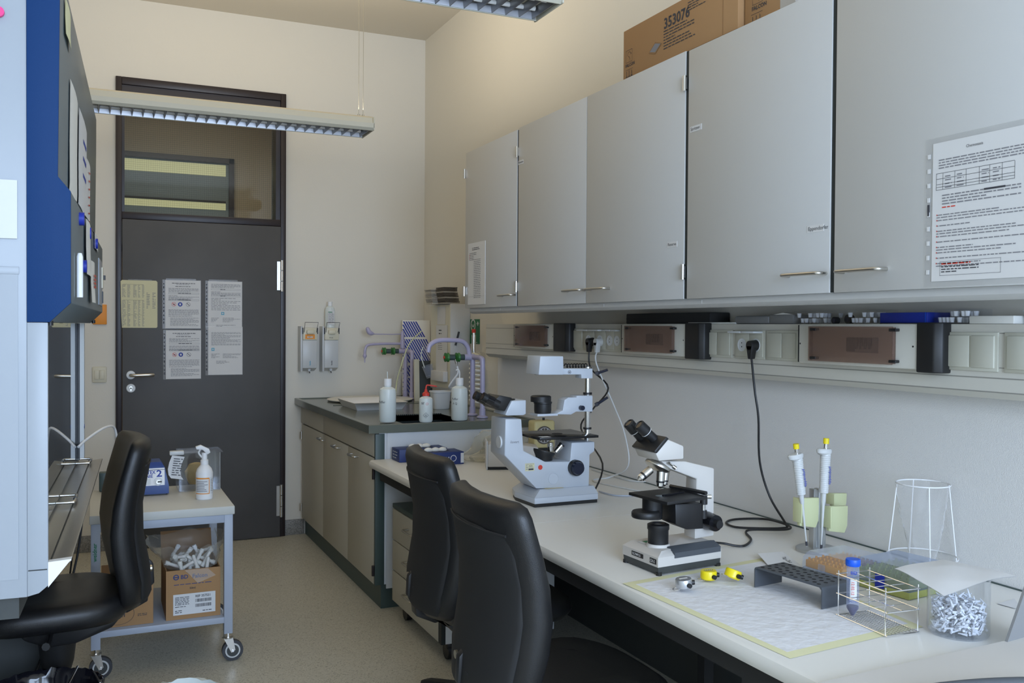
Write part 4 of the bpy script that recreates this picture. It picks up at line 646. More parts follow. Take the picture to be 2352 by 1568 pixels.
# eyepiece head
b = MB(); b.prism([P(*q) for q in ((1163, 953), (1178, 921), (1211, 919), (1211, 951), (1205, 954), (1168, 955))], yA+.01, yB-.01, 'scope_light', 'xz', .003); hd = build('head', b, t)
b = MB(); b.cyl((P(1176, 958)[0]-.0, yA+.06, P(0, 961)[1]), (P(1176, 958)[0], yA+.06, P(0, 953)[1]), .036, 'black'); build('head_ring', b, t)
b = MB(); b.prism([P(*q) for q in ((1132, 928), (1151, 908), (1180, 914), (1163, 945), (1140, 938))], yA+.012, yB-.012, 'black', 'xz', .003); build('head_cover', b, t)
for dy, o in ((.020, (0, 0)), (.092, (0, 0))):
    b = MB(); a = Vector(oY(1150, 930, YI)); e = Vector(oY(1113, 911, YI)); a.y = e.y = YI+dy; dv = (e-a).normalized(); b.cyl(a, e, .016, 'black'); b.cyl(a+(e-a)*.35, a+(e-a)*.75, .0175, 'black_gloss'); b.cyl(e-dv*.018, e, .0165, 'black', .015); b.cyl(e, e+dv*.0005, .011, 'lens_glass'); build('eyepiece', b, t)
# column, arm, lamp house
xc = oY(1351, 900, YI+.06).x; zt = oY(1351, 842, YI+.06).z; b = MB(); b.cyl((xc, YI+.065, oY(0+1351, 1016, YI).z), (xc, YI+.065, zt), .0115, 'chrome'); b.cyl((xc, YI+.065, P(0+1351, 990)[1]), (xc, YI+.065, P(1351, 986)[1]), .016, 'black'); b.cyl((xc, YI+.065, P(1351, 909)[1]), (xc, YI+.065, P(1351, 904)[1]), .017, 'black'); build('column', b, t)
b = MB(); b.prism([P(*q) for q in ((1292, 847), (1372, 847), (1372, 870), (1346, 870), (1346, 861), (1292, 861))], YI+.035, YI+.085, 'scope_light', 'xz', .002); M = frame(oY(1308, 858, YI+.0345), (1, 0, 0), (0, 0, 1)); b.ring2(M, 0, .006, .0065, .0012, 'ink_dark', 16); b.rect(M, -.003, .003, .004, .0075, 'ink_dark'); build('lamp_arm', b, t)
b = MB(); b.prism([P(*q) for q in ((1240, 861), (1244, 818), (1297, 818), (1298, 861))], YI+.01, YI+.12, 'scope_light', 'xz', .003); b.cyl(oY(1228, 859, YI+.05), oY(1244, 859, YI+.05), .0022, 'black'); build('lamp_housing', b, t)
b = MB(); pts = []; a = oY(1298, 842, YI+.09); e = oY(1350, 843, YI+.09)
for i in range(8*10+1): q = 2*pi*i/10; f = i/80; pts.append((a.x+(e.x-a.x)*f, a.y+.009*cos(q), a.z+.002+.009*sin(q)))
b.tube(pts, .0022, 'black', 6); build('coiled_cord', b, t)
for v0, v1 in ((858, 853), (938, 912)):
    b = MB(); a = oY(1368, v0 if v0 < 900 else 930, YI+.05); e = oY(1396, v0-9 if v0 < 900 else 912, YI+.02); b.cyl(a, a+(a-e).normalized()*-.012, .008, 'ink_dark'); b.cyl(a, e, .0058, 'blue_black', .0048); build('clamp_lever', b, t)
b = MB(); b.prism([P(*q) for q in ((1285, 953), (1303, 944), (1307, 920), (1316, 914), (1335, 914), (1335, 910), (1372, 910), (1372, 947), (1334, 947), (1322, 954))], YI+.035, YI+.09, 'scope_light', 'xz', .002); b.box(P(1243, 950)[0], P(1290, 950)[0], YI+.03, YI+.095, P(0+1260, 957)[1], P(1260, 952)[1], 'scope_light'); q = oY(1334, 936, YI+.034); b.cyl(q, q-Vector((0, .016, 0)), .009, 'blue_black'); build('condenser_arm', b, t)
b = MB(); cxn = P(1264, 930)[0]; cy = YI+.062; b.lathe([(.030, P(0+1264, 952)[1]), (.032, P(1264, 945)[1]), (.032, P(1264, 930)[1]), (.034, P(1264, 929)[1]), (.034, P(1264, 925)[1])], 'black', (cxn, cy, 0)); b.lathe([(.038, P(1264, 925)[1]), (.038, P(1264, 913)[1]), (.034, P(1264, 911)[1])], 'black', (cxn-.008, cy, 0)); b.cyl((cxn, cy, P(1264, 958)[1]), (cxn, cy, P(1264, 952)[1]), .018, 'steel'); build('condenser', b, t)
# stage
b = MB(); ys0, ys1 = YI-.03, YI+.19; zs = P(1290, 1009, YI-.03)[1]; sxL, sxR = oY(1240, 1015, ys0).x, oY(1375, 1010, ys0).x; sxL2 = oZ(1199, 996, zs+.008); 
b.box(sxL, sxR, ys0, ys1, zs, zs+.009, 'black_gloss', .001); b.rect(frame((0, 0, zs+.009), (1, 0, 0), (0, 1, 0)), sxL+.01, sxL+.05, ys0+.004, ys0+.04, 'cab_side'); b.disc(frame((0, 0, zs+.009), (1, 0, 0), (0, 1, 0)), (sxL+sxR)/2, YI+.07, .02, 'hole'); build('stage', b, t)
b = MB(); a = oY(1264, 1058, YI-.02); cx = a.x; b.loft([[(cx+.036*cos(q)*k, YI+.03+.034*sin(q)*k, z+.010*cos(q)*tl) for q in [2*pi*j/28 for j in range(28)]] for k, z, tl in ((.85, P(1270, 1058)[1], 0), (.9, P(1270, 1048)[1], 0), (1.12, P(1270, 1040)[1], -.9), (1.1, P(1270, 1036)[1], -1))], 'black'); build('nosepiece', b, t)
for (u0, v0, u1, v1, dy) in ((1264, 1036, 1264, 1016, .01), (1276, 1038, 1291, 1020, .02)): b = MB(); a = oY(u0, v0, YI+dy); e = oY(u1, v1, YI+dy); b.cyl(a, e, .009, 'chrome', .011); b.cyl(a+(e-a)*.55, a+(e-a)*.7, .0115, 'chrome'); b.cyl(e-(e-a)*.15, e, .0115, 'steel' if dy < .015 else 'black'); build('objective', b, t)
b = MB(); a = oY(1320, 1073, YI); b.cyl(a, a+Vector((0, -.020, 0)), .029, 'black'); b.cyl(a+Vector((0, -.02, 0)), a+Vector((0, -.034, 0)), .026, 'blue_black', .022); build('focus_knob', b, t)
b = MB(); a = oY(1271, 1099, YI); b.lathe([(.0205, 0), (.0205, .0015), (.0195, .0015), (.019, .0005)], 'scope_light', a, 28, (0, -1, 0)); build('port_cover', b, t); b = MB(); a = P(1160, 1018); b.lathe([(.022, 0), (.022, .006)], 'white_plastic', (a[0], YI+.045, a[1]), 24, (-1, 0, 0)); build('port_cover', b, t)
b = MB(); a = oY(1241, 1073, YI-.0004); M = frame(a, (1, 0, 0), (0, 0, 1)); b.disc(M, 0, 0, .0088, 'red'); a = oY(1206, 1082, YI-.0004); M = frame(a, (1, 0, 0), (0, 0, 1)); b.rect(M, 0, .037, 0, .028, 'paper_yellow'); b.text('18235', .0045, M @ Matrix.Translation((.013, .016, .0004)), 'ink_dark', bold=True); b.lines(M, .003, .034, .024, .004, 1, 'ink', .4, 1, lift=.001); b.lines(M, .003, .011, .018, .006, 3, 'ink', .4, 2, lift=.001); b.rect(M, .013, .033, .003, .009, 'ink_dark', .001); b.rect(M, .013, .033, .012, .0135, 'ink', .001)
a = oY(1172, 1018, YI-.0004); M = frame(a, (1, 0, 0), (0, 0, 1)); b.text('ilovert', .010, M, 'ink', sx=.9); a = oY(1240, 1144, 2.958); M = frame((xL+.045, 2.975, Zb+.0585), (1, .0, 0), (0, 1, 0)); b.rect(M, .01, .085, -.008, .03, 'skin_label', .0008); build('stickers', b, t)
# ================================================================ compound microscope
YC = 2.065
t = thing('compound_microscope', 'beige binocular microscope with a black stage beside the tally counters', 'microscope', (-.66, 2.09, Zb))
P = lambda u, v, y=YC: (lambda p: (p.x, p.z))(oY(u, v, y))
fl = oZ(1430, 1290, Zb); nl = oZ(1511, 1323, Zb); nr = oZ(1656, 1299, Zb); bk = nr+(fl-nl)
F4 = [fl, nl, nr, bk]; cc = (fl+nl+nr+bk)/4
def ring4(k, z, pts=F4): return [(cc.x+(p.x-cc.x)*k, cc.y+(p.y-cc.y)*k, z) for p in pts]
b = MB(); b.loft([ring4(.97, Zb+.004), ring4(.985, Zb+.022)], 'hood_dark')
for p in ring4(.93, 0): b.cyl((p[0], p[1], Zb), (p[0], p[1], Zb+.008), .008, 'black')
build('base_skirt', b, t)
b = MB(); f5 = [fl, nl, nl+(nr-nl)*.12, nr, bk]; r0 = [(p.x, p.y, Zb+.022) for p in f5]; r1 = [(p.x, p.y, Zb+.047) for p in f5]; ex = (nr-nl).normalized(); ey = (fl-nl).normalized()
r2 = [tuple(Vector((p.x, p.y, Zb+.060))+ex*dx+ey*dy) for p, dx, dy in zip(f5, (.02, .02, .03, -.002, -.002), (-.012, .012, .02, .02, -.012))]
b.loft([r0, r1, r2], 'scope_beige'); M = frame(fl+Vector((0, 0, .022+.0)), nl-fl, (0, 0, 1)); n3 = (nl-fl).length; b.M = Matrix()
Mo = M @ Matrix.Translation((0, 0, .0)); 
b.rect(Mo, n3*.27, n3*.60, .008, .020, 'black', .0006); b.text('OLYMPUS', .0065, Mo @ Matrix.Translation((n3*.29, .0108, .0006)), 'paper', bold=True, sx=.95); b.rect(Mo, n3*.78, n3*.96, .006, .020, 'black', .0006); b.text('CH-2', .008, Mo @ Matrix.Translation((n3*.795, .0092, .0006)), 'paper', bold=True, sx=.8)
T5 = frame(fl+ex*.035-ey*.055+Vector((0, 0, .0605)), -ey, ex); b.rect(T5, -.018, .012, -.012, .002, 'paper', .0006); b.rect(T5, -.016, .010, .003, .018, 'green', .0006); build('base', b, t)
b = MB(); a0 = nl+ex*.055+Vector((0, 0, .040)); a1 = nr-ex*.003+Vector((0, 0, .040)); dn = -ey*.0015; up_ = Vector((0, 0, 1)); L = (a1-a0).length
b.loft([[a0+dn, a1+dn, a1+dn+up_*.004+ey*.01, a0+dn+up_*.004+ey*.01], [a0+dn+up_*.014, a1+dn+up_*.014, a1+dn+up_*.016+ey*.01, a0+dn+up_*.016+ey*.01], [a0+ex*.012+ey*.022+up_*.026, a1-ex*.004+ey*.022+up_*.026, a1+ey*.04+up_*.022, a0+ey*.04+up_*.022]], 'hood_grey' if 0 else 'rack_grey'); build('side_cover', b, t)
ye0, ye1 = YC+.0, YC+.052
b = MB(); b.prism([P(*q) for q in ((1516, 1058), (1575, 1059), (1641, 1075), (1640, 1230), (1596, 1238), (1596, 1190), (1601, 1100), (1540, 1077))], ye0, ye1, 'scope_beige', 'xz', .004); build('arm', b, t)
YN = 2.03; PN = lambda u, v: P(u, v, YN); b = MB(); b.prism([PN(*q) for q in ((1506, 1041), (1533, 1008), (1550, 1015), (1571, 1024), (1571, 1054), (1514, 1059))], YN, YN+.105, 'scope_beige', 'xz', .004); build('head', b, t)
b = MB(); pl = [Vector(oY(*q, YC)) for q in ((1436, 1018), (1503, 1037), (1530, 1006), (1468, 992))]; b.prism([PN(*q) for q in ((1501, 1036), (1507, 1041), (1535, 1007), (1529, 1002))], YN-.004, YN+.109, 'black', 'xz', .002); build('head_cover', b, t)
for (u0, v0, u1, v1, yy) in ((1490, 1026, 1444, 972, .062), (1517, 1022, 1468, 976, .006)):
    b = MB(); a = oY(u0, v0, YC+yy); e = oY(u1, v1, YC+yy); dv = (e-a).normalized(); b.cyl(a, e-dv*.028, .0135, 'black', .0125); b.cyl(e-dv*.03, e, .0155, 'black'); b.cyl(e-dv*.030, e-dv*.0285, .0160, 'paper'); b.lathe([(.0155, 0), (.012, .003), (.010, 0)], 'black', e, 20, dv, cap=False); b.cyl(e-dv*.001, e+dv*.0005, .0105, 'lens_glass'); build('eyepiece', b, t)
b = MB(); a = oY(1511, 1068, YC+.026); e = oY(1505, 1082, YC+.026); dv = (e-a).normalized(); b.lathe([(.034, -.004), (.036, 0), (.036, .005), (.030, .009), (.016, .015)], 'steel', a, 32, dv); build('nosepiece', b, t)
for (u0, v0, u1, v1, yy) in ((1494, 1078, 1466, 1102, .005), (1518, 1082, 1516, 1121, .018), (1528, 1084, 1524, 1116, .045)):
    b = MB(); a = oY(u0, v0, YC+yy); e = oY(u1, v1, YC+yy); d3 = e-a; b.cyl(a, a+d3*.55, .0115, 'steel'); b.cyl(a+d3*.55, a+d3*.66, .0112, 'black'); b.cyl(a+d3*.66, a+d3*.86, .0105, 'chrome'); b.cyl(a+d3*.86, e, .008, 'steel', .0035); build('objective', b, t)
b = MB(); a = oY(1545, 1070, YC); b.cyl(a, a+Vector((-.02, -.012, .012)), .003, 'chrome'); b.cyl(a, a+Vector((.008, -.003, -.006)), .005, 'steel'); build('clamp_screw', b, t)
# stage
zst = P(1500, 1150, 2.02)[1]; ay = 2.0
sp = [oZ(*q, zst+.008) for q in ((1444, 1130), (1533, 1153), (1622, 1140), (1560, 1118))]
b = MB(); b.prism([(q.x, q.y) for q in sp], zst, zst+.008, 'black', 'xy', .001); b.disc(frame((0, 0, zst+.008), (1, 0, 0), (0, 1, 0)), sp[0].x*.5+sp[2].x*.5-.03, (sp[0].y+sp[1].y)/2+.0, .013, 'hood_grey'); stg = build('stage', b, t)
b = MB(); q0, q1 = oZ(1540, 1118, zst+.012), oZ(1622, 1134, zst+.012); b.tube([q0+Vector((0, 0, .002)), q1+Vector((0, 0, .002))], .006, 'black', 6); a = oZ(1522, 1138, zst+.010); e = oZ(1570, 1130, zst+.012); b.tube([a, e], .003, 'black_gloss', 6); a = oY(1622, 1140, YC-.03); b.cyl(a, a+Vector((.012, -.006, 0)), .006, 'chrome'); b.cyl(a+Vector((-.008, 0, .004)), a+Vector((-.008, 0, -.02)), .010, 'black'); b.cyl(a+Vector((-.008, 0, -.02)), a+Vector((-.008, 0, -.036)), .0055, 'chrome'); b.cyl(a+Vector((-.008, 0, -.036)), a+Vector((-.008, 0, -.058)), .009, 'black'); build('slide_holder', b, t)
b = MB(); cxn = P(1503, 1170)[0]; z1, z0 = zst-.001, P(1503, 1188)[1]; b.prism([P(*q) for q in ((1534, 1152), (1595, 1150), (1598, 1208), (1560, 1210), (1535, 1198))], YC-.035, YC+.035, 'black', 'xz', .003); b.cyl((cxn, YC+.01, z0-.004), (cxn, YC+.01, z1), .027, 'black'); b.lathe([(.036, 0), (.038, .003), (.038, .013), (.035, .017)], 'black', (cxn-.030, YC-.005, z0+.004)); build('condenser', b, t)
b = MB(); a = oY(1630, 1197, YC-.012); b.cyl(a+Vector((0, .02, 0)), a+Vector((0, -.028, 0)), .026, 'black_gloss', .022); b.cyl(a+Vector((0, -.028, 0)), a+Vector((0, -.045, 0)), .011, 'black'); build('focus_knob', b, t)
b = MB(); cxn = P(1519, 1220)[0]; cyl_y = YC+.015; zz = lambda v: P(1519, v)[1]; b.lathe([(.0275, zz(1249)), (.0275, zz(1219)), (.0295, zz(1216)), (.0295, zz(1206)), (.022, zz(1203)), (.017, zz(1203)), (.014, zz(1207))], 'black', (cxn, cyl_y, 0)); b.cyl((cxn, cyl_y, zz(1206)), (cxn, cyl_y, zz(1205.5)), .0145, 'lens_glass'); b.lathe([(.034, Zb+.058), (.030, zz(1249))], 'scope_beige', (cxn, cyl_y, 0)); build('light_port', b, t)
# ================================================================ things on the bench, near part
# pad
A0, A1, A2, A3 = [oZ(*q, HB) for q in ((1430, 1340), (1815, 1513), (2120, 1440), (1750, 1282))]
b = MB(); R = random.Random(3); n = 22; g = []
for i in range(n+1):
    for j in range(n+1):
        s_, r_ = i/n, j/n; p = A0*(1-s_)*(1-r_)+A1*s_*(1-r_)+A2*s_*r_+A3*(1-s_)*r_; edge = min(i, j, n-i, n-j); g.append((p.x, p.y, HB+.0010+(0 if edge == 0 else .0012+.0012*R.random()*(edge > 1))))
fs = [(i*(n+1)+j, i*(n+1)+j+1, (i+1)*(n+1)+j+1, (i+1)*(n+1)+j) for i in range(n) for j in range(n)]
inner = [f for k, f in enumerate(fs) if 0 < k//n < n-1 and 0 < k % n < n-1]; outer = [f for f in fs if f not in inner]; b.add(g, [f[::-1] for f in inner], 'pad_paper'); b.add(g, [f[::-1] for f in outer], 'yellow_tape'); solo('absorbent_pad', 'white absorbent pad taped down with yellow tape at its edges', 'pad', b)
ZP = HB+.0045
# u-shaped rack
t = thing('tube_rack', 'dark grey u-shaped tube rack with rows of round holes', 'rack', (-.6, 1.75, ZP)); L0 = oZ(1732, 1348, ZP); L1 = oZ(1888, 1399, ZP); W0 = oZ(1785, 1333, ZP)-L0; ex = (L1-L0); Ln = ex.length; ex.normalize(); ey = W0-ex*W0.dot(ex); Wn = ey.length; ey.normalize(); Wn = max(Wn, .07); M = frame(L0, ex, ey); hh = .052
b = MB(); b.M = M; o = [(0, 0), (0, hh-.008), (.002, hh-.003), (.008, hh), (Ln-.008, hh), (Ln-.002, hh-.003), (Ln, hh-.008), (Ln, 0), (Ln-.003, 0), (Ln-.003, hh-.009), (Ln-.009, hh-.004), (.009, hh-.004), (.003, hh-.009), (.003, 0)]
b.prism([(x, z) for x, z in o], 0, Wn, 'rack_grey'); 
for i in range(11):
    for j in range(4): b.disc(Matrix(), .018+i*(Ln-.036)/10, .012+j*(Wn-.024)/3+(.004 if i % 2 else -.002), .0052, 'hole', 12, lift=hh+.0004)
b.M = Matrix(); build('bent_sheet', b, t)
# tally counters
def tally(label, u, v, m, tilt, dig):
    p = oZ(u, v, ZP); t = thing('tally_counter', label, 'counter', (p.x, p.y, ZP), 'hand tally counters'); M = Matrix.Translation((p.x, p.y+.010, ZP+.004+abs(tilt)*.02)) @ Matrix.Rotation(tilt, 4, 'Y') @ Matrix.Rotation(-.3, 4, 'Z')
    b = MB(); b.M = M; b.lathe([(.018, 0), (.0205, .003), (.0205, .019), (.019, .022), (.010, .0225)], m, (0, 0, 0), 32); b.M = Matrix()
    Mt = M @ Matrix.Translation((0, 0, .0228)); b.rect(Mt, -.011, .010, -.004, .003, 'paper' if m == 'silver_plastic' else 'black', .0002)
    if dig:
        for k in range(4): b.rect(Mt, -.010+k*.005, -.0065+k*.005, -.003, .002, 'paper', .0004)
    build('case', b, t)
    b = MB(); b.M = M; b.cyl((.006, -.019, .010), (.008, -.026, .010), .0055, 'black'); b.cyl((.019, -.004, .011), (.026, -.006, .011), .0065, 'black', .0055); build('knob', b, t)
    b = MB(); b.M = M; b.tube([(-.016+.009*cos(a)-.006, -.008+.009*sin(a), .0015) for a in [2*pi*k/16 for k in range(16)]], .0010, 'chrome', 6, True); build('finger_ring', b, t)
tally('silver tally counter, the leftmost on the pad', 1577, 1357, 'silver_plastic', -.12, False); tally('yellow tally counter standing flat with its number window up', 1633, 1335, 'yellow', 0, True); tally('yellow tally counter lying tipped beside the grey rack', 1686, 1340, 'yellow', .38, False)
# notes
b = MB(); q = [oZ(*p, HB+.002) for p in ((1740, 1282), (1797, 1271), (1850, 1305), (1775, 1310))]; q[0].z += .014; q[1].z += .006
b.add(q, [(0, 3, 2, 1)], 'paper'); b.add([p+Vector((0, 0, -.0008)) for p in q], [(0, 1, 2, 3)], 'paper'); e = (q[2]-q[1]).normalized(); M = frame(q[1]*.7+q[3]*.3+Vector((0, 0, .002)), e, e.cross(Vector((0, 0, -1)))); b.text('Tag Zeit', .012, M @ Matrix.Translation((.01, .0, .001)), 'ink_dark'); solo('handwritten_note', 'curled white note with handwriting behind the grey rack', 'note', b)
b = MB(); q = [oZ(*p, HB+.0015) for p in ((2290, 1386), (2330, 1375), (2345, 1395), (2330, 1397))]; b.add(q, [(0, 3, 2, 1)], 'paper'); b.add([p+Vector((0, 0, .0006)) for p in q], [(0, 3, 2, 1)], 'paper'); solo('paper_scrap', 'corner of a white paper beside the grey screen edge', 'paper', b)
# pipettes stand
pc = oZ(1888, 1268, HB); t = thing('pipette_stand', 'aluminium pipette stand with pale green holders', 'stand', (pc.x, pc.y, HB)); x, y = pc.x, pc.y+.02
b = MB(); b.lathe([(.06, 0), (.06, .008), (.05, .012)], 'alu', (x, y, HB+.0005), 32); build('base', b, t)
ztp = oY(1888, 1120, y).z; b = MB(); w = .023
for k in range(3): b.box(x-w+k*.018, x-w+.010+k*.018, y-.010, y+.010, HB+.01, ztp, 'alu', .001)
b.box(x-w+.002, x+w-.002, y-.006, y+.006, HB+.01, ztp-.004, 'alu'); build('post', b, t)
def holder(u0, u1, v0, v1, yo):
    b = MB(); a = oY(u0, v0, y+yo); e = oY(u1, v1, y+yo); b.prism([(a.x, a.z), (e.x, a.z-.004), (e.x-.002, e.z+.02), (e.x-.012, e.z), (a.x+.006, e.z+.01)], y+yo-.006, y+yo+.006, 'pale_green', 'xz', .002); b.box(a.x, a.x+.005, y+yo-.018, y+yo+.018, e.z+.02, a.z, 'pale_green', .002); build('holder', b, t)
holder(1831, 1878, 1143, 1210, -.025); holder(1898, 1944, 1162, 1222, -.025); holder(1906, 1942, 1132, 1170, .03)
def pip(label, u0, v0, u1, v1, yy, s=1):
    a = oY(u0, v0, yy); e = oY(u1, v1, yy); d = (a-e).normalized(); L = (a-e).length; q = thing('pipette', label, 'pipette', (e.x, e.y, e.z), 'pipettes in the aluminium stand'); f = L/.245
    b = MB(); pr = [(.0016, 0), (.0028, .05*f), (.0045, .10*f), (.0058, .105*f), (.0072, .125*f)]; z = .125*f
    for i in range(20): pr += [(.0120+.0022*i/20, z), (.0128+.0025*i/20, z+.002*f), (.0120+.0022*i/20, z+.0042*f)]; z += .0042*f
    pr += [(.0150, z+.004), (.0145, .222*f-.012), (.0155, .222*f-.01)]; b.lathe(pr, 'pip_grey', e, 20, d); o = e+d*(.222*f-.008); sd = Vector((-1, 0, 0)); sd = (sd-d*sd.dot(d)).normalized(); b.loft([[o+d*h+sd*(.006+.025*k*cos(w))+d.cross(sd)*(.017*k*sin(w)) for w in [2*pi*j/24 for j in range(24)]] for h, k in ((-.010, .6), (-.004, .95), (.004, 1), (.008, .85))], 'pip_grey'); build('grip', b, q)
    b = MB(); b.cyl(e+d*(.222*f-.002), e+d*(.222*f+.016), .006, 'chrome'); build('plunger', b, q); b = MB(); b.cyl(e+d*(.222*f+.014), a, .0082, 'yellow'); plabel(build('button', b, q), 'yellow button')
    b = MB(); xd = d if u0 > 1860 else d; M = frame(e+d*(.145*f)+Vector((.004, -.0152, 0)), d, Vector((-1, 0, 0))); b.text('eppendorf', .0085, M @ Matrix.Translation((0, -.003, .001)), 'ink_blue', bold=True); b.cyl(e+d*.002, e+d*.014, .0032, 'ink_dark'); build('lettering', b, q)
pip('left pipette with a yellow button, leaning to the left', 1828, 1019, 1853, 1254, y-.040); pip('right pipette with a yellow button, standing upright and taller', 1898, 1006, 1886, 1262, y-.045)
# tip boxes
def tipbox(label, pts, h, mcol, fillc, name='tip_box', clip='amber', lidm='clear_blue'):
    q = [oZ(*p, HB) for p in pts]; fl, nl = q[0], q[1]; ex = (nl-fl); Ln = ex.length; ex.normalize(); ey = q[2]-nl; ey = ey-ex*ey.dot(ex); Wn = ey.length; ey.normalize(); M = frame(fl+Vector((0, 0, .001)), ex, ey)
    t = thing(name, label, 'box', fl, 'pipette tip boxes'); b = MB(); b.M = M; b.prism([(.0, 0), (Ln, 0), (Ln, Wn), (0, Wn)], .0, .018, mcol, 'xy', .003); build('bottom', b, t)
    b = MB(); b.M = M; b.box(.006, Ln-.006, .006, Wn-.006, .018, h*.62, fillc, .002); 
    for i in range(9):
        for j in range(6): b.cyl((.014+i*(Ln-.028)/8, .012+j*(Wn-.024)/5, h*.62), (.014+i*(Ln-.028)/8, .012+j*(Wn-.024)/5, h*.72), .003, fillc, n=8)
    build('tip_tray', b, t)
    b = MB(); b.M = M; b.loft([[(0, 0, .018), (Ln, 0, .018), (Ln, Wn, .018), (0, Wn, .018)], [(.002, .002, h*.75), (Ln-.002, .002, h*.75), (Ln-.002, Wn-.002, h*.75), (.002, Wn-.002, h*.75)], [(.010, .014, h), (Ln-.010, .014, h), (Ln-.010, Wn-.006, h), (.010, Wn-.006, h)]], lidm); build('lid', b, t)
    b = MB(); b.M = M; b.box(Ln*.42, Ln*.58, -.004, .001, .01, h*.62, clip, .002); build('clip', b, t); return t, M, Ln, Wn
tipbox('tip box with a clear lid and orange tips, behind the grey rack', ((1842, 1316), (1935, 1345), (2010, 1322)), .060, 'clear_blue', 'amber', clip='lid_clear', lidm='lid_clear')
t, M, Ln, Wn = tipbox('larger tip box with a smoky blue lid and yellow-green tips', ((1958, 1342), (2088, 1380), (2165, 1352)), .070, 'olive', 'olive', clip='navy_stripe')
# falcon tube + wire rack
RA, RB_, RC = oZ(1925, 1412, ZP), oZ(2033, 1461, HB+.003), oZ(2096, 1446, HB+.003); ex = (RB_-RA); ex.z = 0; Ln = ex.length; ex.normalize(); ey = RC-RB_; ey.z = 0; ey = ey-ex*ey.dot(ex); Wn = max(ey.length, .06); ey.normalize(); M = frame(Vector((RA.x, RA.y, ZP)), ex, ey)
t = thing('wire_rack', 'chrome wire tube rack standing on the pad', 'rack', (RA.x, RA.y, ZP)); hh = .100; b = MB(); b.M = M
for x in (0, Ln): 
    for y in (0, Wn): b.cyl((x, y, 0), (x, y, hh), .0013, 'chrome', n=8)
for z in (.0, .048, hh-.008):
    b.tube([(-.006, 0, z), (Ln+.006, 0, z)], .0012, 'chrome', 6); b.tube([(-.006, Wn, z), (Ln+.006, Wn, z)], .0012, 'chrome', 6); b.tube([(0-.004, 0, z), (0-.004, Wn, z)], .0012, 'chrome', 6); b.tube([(Ln+.004, 0, z), (Ln+.004, Wn, z)], .0016, 'chrome', 6)
build('frame', b, t); b = MB(); b.M = M
for z in (.048, hh-.008):
    for k in range(1, 4): b.tube([(Ln*k/4, 0, z), (Ln*k/4, Wn, z)], .0009, 'chrome', 6)
    b.tube([(0, Wn/2, z), (Ln, Wn/2, z)], .0009, 'chrome', 6)
build('cross_wires', b, t); b = MB(); b.M = M
for k in range(1, 22): b.tube([(Ln*k/22, 0, .001), (Ln*k/22, Wn, .001)], .0005, 'steel', 5)
for k in range(1, 9): b.tube([(0, Wn*k/9, .001), (Ln, Wn*k/9, .001)], .0005, 'steel', 5)
build('floor_mesh', b, t)
q = M @ Vector((Ln*.13, Wn*.27, .002)); t = thing('centrifuge_tube', 'conical tube with a bright blue cap standing in the wire rack', 'tube', q); r = .0132; x, y, z = q
b = MB(); b.lathe([(.002, 0), (.0035, .001), (r, .018), (r, .112)], 'tube_film', (x, y, z), 28, cap=False); build('tube_wall', b, t); b = MB(); b.lathe([(.0015, .001), (.0036, .0015), (r-.0004, .018), (r-.0004, .022)], 'purple', (x, y, z)); plabel(build('dark_liquid', b, t), 'dark purple liquid'); b = MB(); b.lathe([(.0150, .112), (.0160, .114), (.0160, .125), (.0150, .127)], 'blue_bright', (x, y, z)); plabel(build('cap', b, t), 'bright blue cap')
b = MB(); d = camdir(x, y); a0 = atan2(-d.y, -d.x)
for (zA, zB, aw, ao) in ((.040, .084, .55, .15),):
    for k in range(10): a, e = a0+ao-aw+2*aw*k/10, a0+ao-aw+2*aw*(k+1)/10; b.add([(x+(r+.0003)*cos(w), y+(r+.0003)*sin(w), z+zz) for w, zz in ((a, zA), (e, zA), (e, zB), (a, zB))], [(0, 1, 2, 3)], 'paper')
ctext(b, 'BD', .007, x, y, z+.095, r, 'ink_blue', .12, True); b.ring2(front_frame(x, y, z+.0985, r+.0006, .45)[0], 0, 0, .0035, .0009, 'ink_blue', 14); ctext(b, 'FALCON', .0035, x, y, z+.033, r, 'ink_blue', .1)
Mv, n_ = front_frame(x, y, z+.082, r+.0012, .1); Mr = Mv @ Matrix.Rotation(-pi/2, 4, 'Z'); b.text('12.02.12', .0062, Mr @ Matrix.Translation((.002, -.004, 0)), 'red'); build('label', b, t)
# beaker with tips + paper
BC = oZ(2200, 1473, HB); BR = (oZ(2266, 1455, HB)-oZ(2135, 1455, HB)).length/2; bx, by = (BC+camdir(BC.x, BC.y)*BR*.96).xy; t = thing('glass_beaker', 'glass beaker full of clear waste tips under a folded paper', 'beaker', (bx, by, HB)); bh = .125
b = MB(); b.lathe([(BR*.92, .001), (BR, .008), (BR, bh-.004), (BR*1.05, bh), (BR*1.03, bh+.001), (BR*.97, bh-.006), (BR*.97, .010), (BR*.9, .004)], 'clear', (bx, by, HB), 40); build('glass', b, t)
b = MB(); R = random.Random(12)
for k in range(520):
    rr = BR*.90*sqrt(R.random()); a = R.random()*2*pi; c = Vector((bx+rr*cos(a), by+rr*sin(a), HB+.010+R.random()*.075*(1-.25*rr/BR))); d = Vector((R.gauss(0, 1), R.gauss(0, 1), R.gauss(0, .7))).normalized(); e = c+d*.018; dd = Vector((e.x-bx, e.y-by, 0)); 
    if dd.length > BR*.92 or e.z < HB+.01: e = c-d*.018; dd = Vector((e.x-bx, e.y-by, 0))
    if dd.length > BR*.92 or e.z < HB+.008: continue
    b.cyl(c, e, .0028, 'tip_white', .0008, 6)
tips = solo('waste_tips', 'heap of clear used tips filling the glass beaker', 'tips', b, kind='stuff')
b = MB(); n = 14; pp = []; c4 = [oZ(u, v, HB+bh+.004) for u, v in ((2055, 1298), (2168, 1356), (2336, 1316), (2165, 1276))]
